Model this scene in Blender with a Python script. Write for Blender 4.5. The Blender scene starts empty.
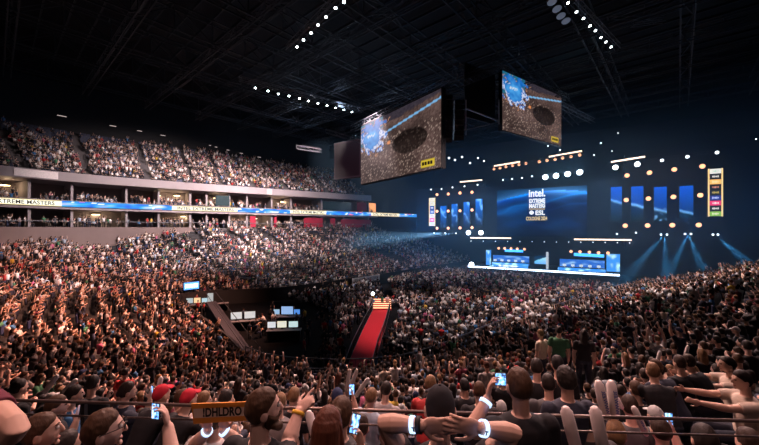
import bpy, math, random
import numpy as np
from mathutils import Vector, Matrix, noise as mnoise

random.seed(7); rng = np.random.default_rng(7)
SC = bpy.context.scene
COL = SC.collection
F = 340.0; CX = 379.5; HY = 229.0; EYE = 10.0
def P(x, y, Y): return Vector(((x-CX)/F*Y, Y, EYE+(HY-y)/F*Y))
def proj(p): return (CX+F*p[0]/p[1], HY+F*(EYE-p[2])/p[1])

# ------------------------------------------------------------------ materials
MATS = {}
def mat(name, col, rough=0.6, metal=0.0, var=0.25, scale=6.0, emit=0.0, ecol=None, spec=0.4, bump=0.0):
    if name in MATS: return MATS[name]
    m = bpy.data.materials.new(name); m.use_nodes = True
    nt = m.node_tree; b = nt.nodes['Principled BSDF']
    tc = nt.nodes.new('ShaderNodeTexCoord'); nz = nt.nodes.new('ShaderNodeTexNoise')
    nz.inputs['Scale'].default_value = scale; nz.inputs['Detail'].default_value = 4
    nt.links.new(tc.outputs['Object'], nz.inputs['Vector'])
    mx = nt.nodes.new('ShaderNodeMix'); mx.data_type = 'RGBA'
    mx.inputs[6].default_value = (*[c*(1-var) for c in col], 1)
    mx.inputs[7].default_value = (*[min(1, c*(1+var)) for c in col], 1)
    nt.links.new(nz.outputs['Fac'], mx.inputs[0]); nt.links.new(mx.outputs[2], b.inputs['Base Color'])
    b.inputs['Roughness'].default_value = rough; b.inputs['Metallic'].default_value = metal
    b.inputs['Specular IOR Level'].default_value = spec
    if emit:
        b.inputs['Emission Color'].default_value = (*(ecol or col), 1); b.inputs['Emission Strength'].default_value = emit
    if bump:
        bp = nt.nodes.new('ShaderNodeBump'); bp.inputs['Strength'].default_value = bump
        nt.links.new(nz.outputs['Fac'], bp.inputs['Height']); nt.links.new(bp.outputs['Normal'], b.inputs['Normal'])
    MATS[name] = m; return m
def objcol_mat(name, rough, scale, var, sss=0.0, bump=0.0, stretch=None):
    m = bpy.data.materials.new(name); m.use_nodes = True; nt = m.node_tree; b = nt.nodes['Principled BSDF']
    oi = nt.nodes.new('ShaderNodeObjectInfo'); tc = nt.nodes.new('ShaderNodeTexCoord'); nz = nt.nodes.new('ShaderNodeTexNoise')
    nz.inputs['Scale'].default_value = scale; nt.links.new(tc.outputs['Object'], nz.inputs['Vector'])
    if stretch:
        mp = nt.nodes.new('ShaderNodeMapping'); mp.inputs['Scale'].default_value = stretch; nt.links.new(tc.outputs['Object'], mp.inputs['Vector']); nt.links.new(mp.outputs[0], nz.inputs['Vector'])
    mr = nt.nodes.new('ShaderNodeMapRange'); mr.inputs[3].default_value = 1-var; mr.inputs[4].default_value = 1+var
    nt.links.new(nz.outputs['Fac'], mr.inputs[0])
    vm = nt.nodes.new('ShaderNodeVectorMath'); vm.operation = 'SCALE'
    nt.links.new(oi.outputs['Color'], vm.inputs[0]); nt.links.new(mr.outputs[0], vm.inputs['Scale'])
    nt.links.new(vm.outputs[0], b.inputs['Base Color']); b.inputs['Roughness'].default_value = rough
    b.inputs['Specular IOR Level'].default_value = 0.3
    if bump:
        bp = nt.nodes.new('ShaderNodeBump'); bp.inputs['Strength'].default_value = bump; bp.inputs['Distance'].default_value = .01
        nt.links.new(nz.outputs['Fac'], bp.inputs['Height']); nt.links.new(bp.outputs['Normal'], b.inputs['Normal'])
    MATS[name] = m; return m
M_SKIN = objcol_mat('skin', .55, 30, .08)
M_CLOTH = objcol_mat('woven_cloth', .85, 14, .18, bump=.3)
M_HAIR = objcol_mat('hair', .6, 60, .45, bump=.35, stretch=(1, 1, .12))
M_EYE = mat('eye_dark', (.03, .02, .02), .25)
M_LIP = mat('lip', (.35, .13, .11), .5)
def attr_mat(name, emit=0.0, rough=.8):
    m = bpy.data.materials.new(name); m.use_nodes = True; nt = m.node_tree; b = nt.nodes['Principled BSDF']
    a = nt.nodes.new('ShaderNodeAttribute'); a.attribute_name = 'Col'
    b.inputs['Roughness'].default_value = rough; b.inputs['Specular IOR Level'].default_value = .2
    if emit:
        b.inputs['Base Color'].default_value = (.01, .01, .01, 1)
        nt.links.new(a.outputs['Color'], b.inputs['Emission Color']); b.inputs['Emission Strength'].default_value = emit
    else: nt.links.new(a.outputs['Color'], b.inputs['Base Color'])
    return m
def glow(name, col, s):
    return mat(name, tuple(min(1, c*.5) for c in col), .4, emit=s, ecol=col, var=.02)
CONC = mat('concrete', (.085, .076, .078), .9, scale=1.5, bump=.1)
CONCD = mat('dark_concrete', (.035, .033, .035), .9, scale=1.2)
FASC = mat('pale_fascia', (.27, .235, .24), .7, scale=.6, var=.12)
SUITE = mat('suite_wall', (.28, .24, .25), .8, scale=.5)
BLACK = mat('black_paint', (.012, .012, .014), .7)
STEEL = mat('dark_steel', (.022, .025, .031), .6, .2)
ALU = mat('aluminium_truss', (.13, .135, .15), .5, .5)
RAILM = mat('rail_metal', (.16, .12, .11), .35, .7)
REDC = mat('red_carpet', (.52, .012, .022), .9, scale=9, bump=.2)
WHITEP = mat('white_board', (.7, .68, .66), .6)
MAROON = mat('maroon_cloth', (.30, .015, .04), .85)
AMBER = glow('amber_lens', (1, .49, .29), 1.5)
WHITEL = glow('white_lens', (.8, .92, 1), 8)
WBAR = glow('warm_light_bar', (1, .78, .62), 2.2)
ROOFL = glow('roof_lens', (.85, .97, 1), 14)
BLUEB = glow('blue_light_bar', (.05, .35, 1), 2.5)

# ------------------------------------------------------------------ mesh builder
class MB:
    def __init__(s): s.v = []; s.f = []; s.m = []
    def add(s, vs, fs, mi=0):
        o = len(s.v); s.v += [tuple(v) for v in vs]; s.f += [tuple(i+o for i in f) for f in fs]; s.m += [mi]*len(fs)
    def obox(s, c, a, b, d, mi=0):
        c, a, b, d = map(Vector, (c, a, b, d)); vs = []
        for i in (-1, 1):
            for j in (-1, 1):
                for k in (-1, 1): vs.append(c+a*i+b*j+d*k)
        s.add(vs, [(0,1,3,2),(4,6,7,5),(0,4,5,1),(2,3,7,6),(0,2,6,4),(1,5,7,3)], mi)
    def box(s, c, h, mi=0): s.obox(c, (h[0],0,0), (0,h[1],0), (0,0,h[2]), mi)
    def beam(s, p, q, w, h=None, mi=0):
        p, q = Vector(p), Vector(q); d = (q-p); L = d.length
        if L < 1e-6: return
        d.normalize(); up = Vector((0,0,1)) if abs(d.z) < .95 else Vector((1,0,0))
        a = d.cross(up).normalized(); b = a.cross(d).normalized()
        s.obox((p+q)/2, d*L/2, a*w/2, b*(h or w)/2, mi)
    def tube(s, pts, rad, n=8, mi=0, rnd=True):
        pts = [Vector(p) for p in pts]; rad = list(rad)
        if rnd:
            d0 = (pts[0]-pts[1]).normalized(); d1 = (pts[-1]-pts[-2]).normalized()
            pts = [pts[0]+d0*rad[0]*.85] + [pts[0]+d0*rad[0]*.5] + pts + [pts[-1]+d1*rad[-1]*.5] + [pts[-1]+d1*rad[-1]*.85]
            rad = [rad[0]*.4, rad[0]*.85] + rad + [rad[-1]*.85, rad[-1]*.4]
        ref = None; vs = []; fs = []
        for i, p in enumerate(pts):
            t = (pts[min(i+1, len(pts)-1)]-pts[max(i-1, 0)]).normalized()
            if ref is None:
                ref = t.cross(Vector((0,0,1)) if abs(t.z) < .9 else Vector((1,0,0))).normalized()
            ref = (ref-t*ref.dot(t)).normalized(); b = t.cross(ref)
            for k in range(n):
                a = 2*math.pi*k/n; vs.append(p+(ref*math.cos(a)+b*math.sin(a))*rad[i])
        for i in range(len(pts)-1):
            for k in range(n): fs.append((i*n+k, i*n+(k+1) % n, (i+1)*n+(k+1) % n, (i+1)*n+k))
        fs.append(tuple(range(n))[::-1]); fs.append(tuple((len(pts)-1)*n+k for k in range(n)))
        s.add(vs, fs, mi)
    def ell(s, c, r, M=None, nu=16, nv=10, fn=None, mi=0):
        c = Vector(c); vs = []; fs = []
        for j in range(nv+1):
            th = math.pi*j/nv
            for i in range(nu):
                ph = 2*math.pi*i/nu
                d = Vector((math.sin(th)*math.cos(ph), math.sin(th)*math.sin(ph), math.cos(th)))
                q = fn(d) if fn else Vector((d.x*r[0], d.y*r[1], d.z*r[2]))
                if M is not None: q = M @ q
                vs.append(c+q)
        for j in range(nv):
            for i in range(nu): fs.append((j*nu+i, (j+1)*nu+i, (j+1)*nu+(i+1) % nu, j*nu+(i+1) % nu))
        s.add(vs, fs, mi)
    def loft(s, rings, mi=0):
        n = len(rings[0]); vs = [v for r in rings for v in r]; fs = []
        for i in range(len(rings)-1):
            for k in range(n): fs.append((i*n+k, i*n+(k+1) % n, (i+1)*n+(k+1) % n, (i+1)*n+k))
        fs.append(tuple(range(n))[::-1]); fs.append(tuple((len(rings)-1)*n+k for k in range(n)))
        s.add(vs, fs, mi)
    def mesh(s, name, mats, smooth=False):
        me = bpy.data.meshes.new(name); me.from_pydata(s.v, [], s.f)
        for m in (mats if isinstance(mats, (list, tuple)) else [mats]): me.materials.append(m)
        if len(set(s.m)) > 1: me.polygons.foreach_set('material_index', s.m)
        if smooth: me.polygons.foreach_set('use_smooth', [True]*len(me.polygons))
        me.validate(); me.update(); return me
    def build(s, name, mats, parent=None, smooth=False):
        o = bpy.data.objects.new(name, s.mesh(name, mats, smooth)); COL.objects.link(o)
        if parent is not None: o.parent = parent
        return o
def tag(o, label=None, cat=None, group=None, kind=None):
    if label: o['label'] = label
    if cat: o['category'] = cat
    if group: o['group'] = group
    if kind: o['kind'] = kind
    return o
def empty(name, loc, label=None, cat=None, group=None, rz=0.0):
    o = bpy.data.objects.new(name, None); o.empty_display_size = .1; COL.objects.link(o)
    o.location = loc; o.rotation_euler = (0, 0, rz); tag(o, label, cat, group); return o
class Off:  # world-coordinate builder for a child of an empty at loc
    pass
def rebase(mb, loc):
    l = Vector(loc); mb.v = [tuple(Vector(v)-l) for v in mb.v]; return mb
def structure(o): o['kind'] = 'structure'; return o
def remeshed(mb, name, mats, vox, smooth_iter=2):
    o = mb.build(name+'_raw', mats[0]); md = o.modifiers.new('r', 'REMESH'); md.mode = 'VOXEL'; md.voxel_size = vox
    md.use_smooth_shade = True
    if smooth_iter:
        sm = o.modifiers.new('s', 'SMOOTH'); sm.factor = .5; sm.iterations = smooth_iter
    dg = bpy.context.evaluated_depsgraph_get(); me = bpy.data.meshes.new_from_object(o.evaluated_get(dg))
    me.name = name; raw = o.data; bpy.data.objects.remove(o); bpy.data.meshes.remove(raw)
    me.materials.clear()
    for m in mats: me.materials.append(m)
    me.polygons.foreach_set('use_smooth', [True]*len(me.polygons))
    return me
def text_mesh(s, size, off=0.0, align='CENTER', space=1.0):
    cu = bpy.data.curves.new('t', 'FONT'); cu.body = s; cu.size = size; cu.offset = off; cu.align_x = align; cu.space_character = space
    cu.resolution_u = 3
    o = bpy.data.objects.new('t', cu); COL.objects.link(o)
    dg = bpy.context.evaluated_depsgraph_get(); me = bpy.data.meshes.new_from_object(o.evaluated_get(dg))
    vs = [v.co.copy() for v in me.vertices]; fs = [tuple(p.vertices) for p in me.polygons]
    bpy.data.objects.remove(o); bpy.data.meshes.remove(me); bpy.data.curves.remove(cu)
    return vs, fs
def text_on(mb, c, ux, uz, s, size, off=0.0, width=None, mi=0, align='CENTER'):
    """flat lettering: centre c, ux reading direction, uz up"""
    vs, fs = text_mesh(s, size, off, align)
    if width:
        w = max(v.x for v in vs)-min(v.x for v in vs); k = width/w; vs = [Vector((v.x*k, v.y, 0)) for v in vs]
    c, ux, uz = Vector(c), Vector(ux), Vector(uz)
    mb.add([c+ux*v.x+uz*v.y for v in vs], fs, mi)
def screen_grid(name, c, ux, uz, w, h, nx, ny, fn, m, parent):
    """LED panel picture: a grid with one colour per LED tile"""
    c, ux, uz = Vector(c), Vector(ux), Vector(uz); vs = []; cols = []
    for j in range(ny+1):
        for i in range(nx+1):
            u, v = i/nx, j/ny; vs.append(c+ux*((u-.5)*w)+uz*((v-.5)*h)); cols += [*fn(u, v), 1.0]
    fs = [(j*(nx+1)+i, j*(nx+1)+i+1, (j+1)*(nx+1)+i+1, (j+1)*(nx+1)+i) for j in range(ny) for i in range(nx)]
    me = bpy.data.meshes.new(name); me.from_pydata(vs, [], fs); me.materials.append(m)
    a = me.color_attributes.new('Col', 'FLOAT_COLOR', 'POINT'); a.data.foreach_set('color', cols)
    o = bpy.data.objects.new(name, me); COL.objects.link(o)
    if parent is not None: o.parent = parent
    return o
M_LED = attr_mat('led_picture', emit=1.0)

# ------------------------------------------------------------------ seating bowl in plan
K = .7083
IN = [(38,50.5),(22,37.5),(10,28),(4.5,22.7),(0,19.8),(-7,20.5),(-12,26.2),(-20,35.4),(-25,41),(-23,44.6),(-14,47.5),(-7,53.8),(2,63.7),(14,78),(24,88)]
OUT = [(57.5,38),(41.5,25.5),(29,15.6),(17,5.7),(2,-2.1),(-16,0),(-38,11.3),(-52,25.5),(-55,37),(-49,51),(-38,62),(-30,68),(-20,75.8),(-5,86.4),(7,96)]
def cr(A, t):
    n = len(A); t = max(0, min(n-1-1e-6, t)); i = int(t); u = t-i
    g = lambda k: np.array(A[max(0, min(n-1, k))], float)
    p0, p1, p2, p3 = g(i-1), g(i), g(i+1), g(i+2)
    return .5*((2*p1)+(-p0+p2)*u+(2*p0-5*p1+4*p2-p3)*u*u+(-p0+3*p1-3*p2+p3)*u**3)
NR = 24
def bxy(t, f): a = cr(IN, t); return a+(cr(OUT, t)-a)*f
def bc(t): return float(np.interp(t, [0, 6, 7.4, 9.55, 10.2, 14], [2.6, 2.6, .8, .8, 3.3, 3.3]))
def bz(t, f): return 1.2+5.5*f+bc(t)*f*f
def fmax(t): return .76 if 2.7 < t < 6.3 else 1.0
def onrm(t):
    d = cr(OUT, t+.02)-cr(OUT, t-.02); n = np.array([d[1], -d[0]]); n /= np.linalg.norm(n)
    if np.dot(n, cr(OUT, t)-np.array([-2, 48])) < 0: n = -n
    return n
def terrace():
    ts = np.linspace(0, 14, 169); mb = MB(); NT = len(ts)
    vs = []; fs = []
    for k in range(NR+1):
        for t in ts:
            p = bxy(t, k/NR); z0 = bz(t, max(0, k-1)/NR) if k else .0; z1 = bz(t, k/NR)
            vs.append((p[0], p[1], z0)); vs.append((p[0], p[1], z1))
    row = NT*2
    for k in range(NR+1):
        for i in range(NT-1):
            tm = (ts[i]+ts[i+1])/2
            if (k-.01)/NR > fmax(tm): continue
            a = k*row+2*i; fs.append((a, a+2, a+3, a+1))
            if k < NR and (k+.5)/NR <= fmax(tm): b = (k+1)*row+2*i; fs.append((a+1, a+3, b+2, b))
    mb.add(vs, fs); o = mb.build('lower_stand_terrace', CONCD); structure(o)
terrace()
# front parapet of the bowl
def band(name, t0, t1, prof, m, pathf, n=80, parent=None):
    mb = MB(); ts = np.linspace(t0, t1, n); k = len(prof); vs = []; fs = []
    for t in ts:
        p, nn = pathf(t)
        for w, z in prof: vs.append((p[0]+nn[0]*w, p[1]+nn[1]*w, z))
    for i in range(n-1):
        for j in range(k): fs.append((i*k+j, (i+1)*k+j, (i+1)*k+(j+1) % k, i*k+(j+1) % k))
    fs.append(tuple(range(k))); fs.append(tuple((n-1)*k+j for j in range(k))[::-1])
    mb.add(vs, fs); o = mb.build(name, m, parent); return o
def inpath(t):
    d = cr(OUT, t)-cr(IN, t); return cr(IN, t), d/np.linalg.norm(d)
def outpath(t): return cr(OUT, t), onrm(t)
structure(band('wall_parapet', 0, 14, [(-.25,0),(-.25,1.9),(-.05,1.9),(-.05,0)], BLACK, inpath, 160))

# floor, roof, outer walls
mb = MB(); mb.box((0, 50, -.25), (95, 85, .25)); structure(mb.build('floor', mat('arena_floor', (.003, .003, .0035), .95, spec=.1)))
mb = MB(); mb.box((0, 50, 38), (95, 85, .3)); structure(mb.build('ceiling', mat('roof_deck', (.004, .0045, .006), .9)))
for nm, c, h in (('wall_back', (0, 134, 19), (95, .4, 19)), ('wall_left', (-94, 50, 19), (.4, 84, 19)), ('wall_right', (94, 50, 19), (.4, 84, 19)), ('wall_front', (0, -34, 19), (95, .4, 19))):
    mb = MB(); mb.box(c, h); structure(mb.build(nm, mat('outer_wall', (.015, .015, .02), .9)))

# upper stand and suites levels along the left side
UT0, UT1 = 7.3, 13.05
def upz(r, t): return 18.2+.5*r*float(np.interp(t, [8, 11, 13], [1, .97, .85]))
UR = 20
def upxy(t, w): p = cr(OUT, t); n = onrm(t); return p+n*w
ts = np.linspace(UT0, UT1, 80); vs = []; fs = []
for k in range(UR+1):
    for t in ts:
        p = upxy(t, -1+.85*k); vs.append((p[0], p[1], upz(max(0, k-1), t))); vs.append((p[0], p[1], upz(k, t)))
row = len(ts)*2
for k in range(UR+1):
    for i in range(len(ts)-1):
        a = k*row+2*i; fs.append((a, a+2, a+3, a+1))
        if k < UR: b = (k+1)*row+2*i; fs.append((a+1, a+3, b+2, b))
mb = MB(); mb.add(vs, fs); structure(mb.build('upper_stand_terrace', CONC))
structure(band('wall_upper_back', UT0, UT1, [(17.2,17),(17.2,38),(17.6,38),(17.6,17)], BLACK, outpath))
structure(band('trim_fascia', UT0, 13.15, [(-1.35,17.2),(-1.35,18.55),(-1.2,18.55),(-1.0,18.2),(17.3,18.2),(17.3,17.2)], FASC, outpath))
structure(band('floor_suites', UT0, 13.3, [(-.6,13.0),(-.6,14.4),(-.4,14.4),(-.4,13.5),(6,13.5),(6,13.0)], SUITE, outpath))
structure(band('floor_concourse', UT0, 13.3, [(-.2,9.6),(-.2,10.2),(7,10.2),(7,9.6)], CONC, outpath))
structure(band('wall_concourse_front', UT0, 10.35, [(-.3,6.0),(-.3,10.3),(-.05,10.3),(-.05,6.0)], mat('plaster_wall', (.19, .14, .13), .85, scale=.4), outpath))
structure(band('wall_suites_back', UT0, 13.3, [(5.8,9),(5.8,18),(6.1,18),(6.1,9)], SUITE, outpath))
mb = MB()
tt = UT0+.1; j = 0
while tt < 13.3:
    p, n = outpath(tt); d = Vector((n[0], n[1], 0)); s = Vector((-n[1], n[0], 0))
    for z0, z1 in ((10.2, 13.0), (14.3, 17.0)):
        mb.obox(Vector((p[0], p[1], (z0+z1)/2))+d*3.0, d*2.9, s*.16, Vector((0, 0, (z1-z0)/2)))
    tt += .42 if j % 2 else .3; j += 1
structure(mb.build('wall_suite_dividers', FASC))
# glazed/maroon fronts of the farther suites
for (a, b, z0, z1, m, nm) in ((12.2,12.45,10.4,12.6,MAROON,'a'),(12.55,12.62,10.4,12.6,MAROON,'a'),(11.35,11.45,10.4,12.7,MAROON,'a'),(11.75,11.8,10.4,12.7,MAROON,'a'),(12.7,13.2,10.4,12.4,MAROON,'a'),(12.95,13.12,14.6,16.8,MAROON,'a'),
      (12.45,12.85,14.6,16.6,mat('suite_glass_dark', (.02,.04,.045), .2),'g'),(10.75,11.0,14.6,16.6,MATS['suite_glass_dark'] if 'suite_glass_dark' in MATS else None,'g')):
    o = band('suite_screen' , a, b, [(-.03,z0),(-.03,z1),(.05,z1),(.05,z0)], m or BLACK, outpath, 8)
    tag(o, ('maroon cloth screen' if nm == 'a' else 'dark glass front')+(' under' if z0 < 13 else ' above')+' the ribbon display, %s' % {12.2:'widest of the lower row',12.55:'narrow one right of the widest',11.35:'nearest of the lower row',11.75:'narrowest of the lower row',12.7:'at the far right end',12.95:'left of the orange-lit suite',12.45:'left of the upper maroon one',10.75:'nearer of the two dark fronts'}[a], 'screen', 'suite fronts')
for (ta, tb) in ((8.72, 9.02), (11.6, 11.68)):
    o = band('fascia_panel', ta, tb, [(-1.45,17.35),(-1.45,18.4),(-1.37,18.4),(-1.37,17.35)], mat('panel_white', (.75,.68,.66), .6), outpath, 8); tag(o, 'pale advert panel on the front edge of the upper stand, %s one' % ('long nearer' if ta < 9 else 'short farther'), 'panel')
o = band('suite_back_panel', 13.14, 13.4, [(2.6,14.5),(2.6,17.0),(2.7,17.0),(2.7,14.5)], glow('orange_suite', (1, .42, .16), 1.1), outpath, 8)  # the suite's orange lighting is put in as the panel's own glow
tag(o, 'orange self-glowing back panel of the open suite at the far end of the left stand', 'light')
o = band('suite_guard_rail', UT0, 13.3, [(-.15,11.15),(-.15,11.25),(-.08,11.25),(-.08,11.15)], ALU, outpath, 80)
tag(o, 'thin metal guard rail along the concourse below the ribbon display', 'rail')
# suite wall lights
for q, (t, z, w) in enumerate(((9.35,12.6,5.5),(9.9,16.5,5.5),(10.15,16.7,5.5),(10.25,12.6,5.5),(10.85,16.5,4.5),(11.05,12.6,4.5),(11.75,16.3,4.5),(12.0,16.4,4.5),(8.75,16.5,4.5),(11.55,12.4,4.5))):
    p = upxy(t, w); root = empty('ceiling_light', (p[0], p[1], z), 'small warm suite lamp number %d from the left, %s the ribbon display' % (0, 'above' if z > 14 else 'below'), 'lamp', 'suite lamps')
    m1 = MB(); m1.box((0,0,0), (.45,.45,.06)); m1.build('lamp_housing', BLACK, root)
    m2 = MB(); m2.box((0,0,-.1), (.4,.4,.04)); m2.build('diffuser', glow('suite_diffuser', (1, .72, .38), 9), root)
    x_, y_ = proj((p[0], p[1], z)); root['_px'] = x_
    l = bpy.data.lights.new('suite_light', 'POINT'); l.energy = 90; l.color = (1, .7, .42); l.shadow_soft_size = .3
    lo = bpy.data.objects.new('suite_light', l); lo.location = (p[0]-onrm(t)[0]*1.2, p[1]-onrm(t)[1]*1.2, z-.35); COL.objects.link(lo)
sl = sorted([o for o in COL.objects if '_px' in o.keys()], key=lambda o: o['_px'])
ORD = ['first', 'second', 'third', 'fourth', 'fifth', 'sixth', 'seventh', 'eighth', 'ninth', 'tenth', 'eleventh', 'twelfth', 'thirteenth', 'fourteenth', 'fifteenth', 'sixteenth']
for i, o in enumerate(sl):
    o['label'] = 'small warm suite lamp %s the ribbon display, %s along from the left' % ('above' if o.location.z > 14 else 'below', ORD[i]); del o['_px']

# ribbon display
RT0, RT1 = 7.6, 14.0
ts = np.linspace(RT0, RT1, 900); pts = np.array([upxy(t, -.75) for t in ts])
seg = np.concatenate([[0], np.cumsum(np.linalg.norm(np.diff(pts, axis=0), axis=1))])
ext = pts[-1]+(pts[-1]-pts[-2])/np.linalg.norm(pts[-1]-pts[-2])*20
pts = np.vstack([pts, ext]); seg = np.append(seg, seg[-1]+20); RL = seg[-1]
def rpt(s): return np.array([np.interp(s, seg, pts[:, 0]), np.interp(s, seg, pts[:, 1])])
spx = lambda s: proj((*rpt(s), 13.8))[0]
WHITE_SEG = [(-40, 61), (172, 238), (290, 326), (371, 399)]
def s_at(px):
    lo, hi = 0, RL
    for _ in range(40):
        m_ = (lo+hi)/2
        if spx(m_) < px: lo = m_
        else: hi = m_
    return (lo+hi)/2
WS = [(max(0, s_at(a)), s_at(b)) for a, b in WHITE_SEG]
vs = []; cols = []; n = 700; nz_ = 6
for i in range(n+1):
    s = RL*i/n; p = rpt(s); white = any(a <= s <= b for a, b in WS)
    for j in range(nz_+1):
        v = j/nz_; vs.append((p[0], p[1], 13.4+.85*v))
        if white:
            c = (1.3, 1.25, 1.0) if j not in (0, nz_) else (1.0, .75, .25)
        else:
            a = mnoise.noise(Vector((s*.35, v*1.4, 3))); b = mnoise.noise(Vector((s*.9, v*2, 9)))
            c = (.02+.9*max(0, a-.12)*2, .30+1.2*max(0, a)+.3*b, 1.0+.6*max(0, a))
            if b > .38 and 0 < j < nz_: c = (1.3, 1.3, 1.3)
            if a < -.42: c = (1.1, .3, .5)
        cols += [*[max(0, q) for q in c], 1]
fs = [(i*(nz_+1)+j, (i+1)*(nz_+1)+j, (i+1)*(nz_+1)+j+1, i*(nz_+1)+j+1) for i in range(n) for j in range(nz_)]
rib = empty('ribbon_display', (pts[0][0], pts[0][1], 13.34), 'long LED ribbon display running round the left stand with white and blue adverts', 'display')
me = bpy.data.meshes.new('led_strip'); me.from_pydata([tuple(Vector(v)-rib.location) for v in vs], [], fs); me.materials.append(M_LED)
a = me.color_attributes.new('Col', 'FLOAT_COLOR', 'POINT'); a.data.foreach_set('color', cols)
o = bpy.data.objects.new('led_strip', me); COL.objects.link(o); o.parent = rib
mb = MB()
for i in range(n):
    p, q = rpt(RL*i/n), rpt(RL*(i+1)/n); d = q-p; d = d/np.linalg.norm(d); nn = np.array([d[1], -d[0]])
    if np.dot(nn, p-np.array([-2, 48])) < 0: nn = -nn
    if i == 0: N0 = nn
    a_, b_ = p+nn*.06, q+nn*.06; c_, e_ = p+nn*.16, q+nn*.16
    if i % 4 == 0:
        q = rpt(RL*min(n, i+4)/n); b_ = q+nn*.06; e_ = q+nn*.16
        mb.add([(a_[0],a_[1],13.34),(b_[0],b_[1],13.34),(b_[0],b_[1],14.31),(a_[0],a_[1],14.31),(c_[0],c_[1],13.34),(e_[0],e_[1],13.34),(e_[0],e_[1],14.31),(c_[0],c_[1],14.31)],
               [(0,1,2,3),(7,6,5,4),(3,2,6,7),(0,4,5,1)])
rebase(mb, rib.location).build('display_housing', BLACK, rib)
mb = MB()
for a, b in WS:
    L = b-a; vs_, fs_ = text_mesh('INTEL EXTREME MASTERS', .95, .012); w = max(v.x for v in vs_)-min(v.x for v in vs_)
    reps = max(1, int(L/ (w*1.25))) if L > w else 1; k = min(1.15, L/reps*.85/w)
    for r in range(reps):
        c = a+(r+.5)*L/reps; out = []
        for v in vs_:
            s = c+v.x*k; p = rpt(s); q = rpt(s+.1); d = q-p; d = d/max(1e-6, np.linalg.norm(d)); nn = np.array([d[1], -d[0]])
            if np.dot(nn, p-np.array([-2, 48])) < 0: nn = -nn
            out.append((p[0]-nn[0]*.03, p[1]-nn[1]*.03, 13.56+v.y*.82))
        mb.add(out, fs_)
rebase(mb, rib.location).build('lettering', mat('display_black', (.01, .01, .01), .5), rib)

# ------------------------------------------------------------------ people: shared skeleton poses
V = Vector
def pose(kind, seed=0):
    """local joints, facing +Y, floor at z=0"""
    J = {}
    seated = kind in ('lap', 'lean', 'clap_sit', 'reach', 'up_sit')
    if seated:
        J['hip'] = V((0,-.12,.56)); top = V((0,-.10 if kind != 'lean' else .12, .56))
        J['chest'] = V((0,-.12,.86)); J['neck'] = V((0,-.10,1.06)); J['head'] = V((0,-.06,1.24))
        if kind == 'lean': J['chest'] = V((0,.04,.84)); J['neck'] = V((0,.15,1.0)); J['head'] = V((0,.22,1.16))
        for s, n in ((-1, 'l'), (1, 'r')):
            J['hip'+n] = V((.1*s,-.10,.54)); J['knee'+n] = V((.13*s,.33,.55)); J['ank'+n] = V((.13*s,.34,.09)); J['toe'+n] = V((.14*s,.48,.04))
    else:
        J['hip'] = V((0,0,.98)); J['chest'] = V((0,-.01,1.27)); J['neck'] = V((0,-.01,1.49)); J['head'] = V((0,.02,1.665))
        for s, n in ((-1, 'l'), (1, 'r')):
            J['hip'+n] = V((.1*s,0,.95)); J['knee'+n] = V((.11*s,.03,.51)); J['ank'+n] = V((.12*s,-.02,.09)); J['toe'+n] = V((.13*s,.14,.04))
    nk = J['neck']
    for s, n in ((-1, 'l'), (1, 'r')):
        sh = nk+V((.185*s,-.01,-.075)); J['sh'+n] = sh
        if kind in ('lap', 'stand'):
            J['el'+n] = sh+V((.05*s,.0,-.29)); J['wr'+n] = J['el'+n]+(V((-.06*s,.23,-.04)) if kind == 'lap' else V((-.01*s,.06,-.25)))
        elif kind == 'lean':
            J['el'+n] = sh+V((.04*s,.16,-.24)); J['wr'+n] = J['el'+n]+V((-.13*s,.16,.10))
        elif kind in ('clap_sit', 'clap'):
            J['el'+n] = sh+V((.06*s,.10,-.25)); J['wr'+n] = J['el'+n]+V((-.19*s,.14,.13))
        elif kind in ('up', 'up_sit'):
            J['el'+n] = sh+V((.10*s,.10,.22)); J['wr'+n] = J['el'+n]+V((-.04*s,.05,.25))
        elif kind == 'reach':
            J['el'+n] = sh+V((.02*s,.29,-.04)); J['wr'+n] = J['el'+n]+V((-.02*s,.26,.02))
        elif kind == 'phone':
            if n == 'r': J['el'+n] = sh+V((.09,.16,-.10)); J['wr'+n] = J['el'+n]+V((-.05,.08,.24))
            else: J['el'+n] = sh+V((-.05,0,-.29)); J['wr'+n] = J['el'+n]+V((.03,.12,-.22))
    return J
def frame(fwd, up=(0,0,1)):
    f = V(fwd).normalized(); u = V(up); r = f.cross(u).normalized(); u = r.cross(f).normalized()
    return Matrix((r, f, u)).transposed()
def head_fn(d):
    x, y, z = d
    q = V((x*.077, y*.097, z*.118))
    if z < 0:
        q.x *= 1-.30*z*z; 
        if y < 0: q.y *= 1-.35*(-z)
        else: q.y *= 1-.06*(-z)
    if y > .6 and -.1 < z < .22: q.y -= .008*(1-abs(z-.06)/.16)*(1 if abs(x) > .12 else 0)
    return q
def add_head(mb, c, M, fine=True):
    nu, nv = (28, 20) if fine else (16, 12)
    mb.ell(c, None, M, nu, nv, head_fn)
    T = lambda v: V(c)+M @ V(v)
    mb.tube([T((0,.088,.028)), T((0,.104,-.008)), T((0,.108,-.022))], [.009,.012,.014], 8)     # nose
    mb.ell(T((0,.083,-.062)), (.024,.014,.008), M, 10, 6)                                       # mouth
    mb.ell(T((0,.078,-.094)), (.022,.016,.016), M, 10, 6)                                       # chin
    mb.ell(T((0,.083,.036)), (.045,.012,.008), M, 10, 6)                                        # brow
    for s in (-1, 1): mb.ell(T((.079*s,-.008,-.012)), (.010,.020,.032), M, 10, 8)               # ears
def ering(c, R, F_, a, b, n=14): return [V(c)+V(R)*a*math.cos(2*math.pi*k/n)+V(F_)*b*math.sin(2*math.pi*k/n) for k in range(n)]
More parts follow.
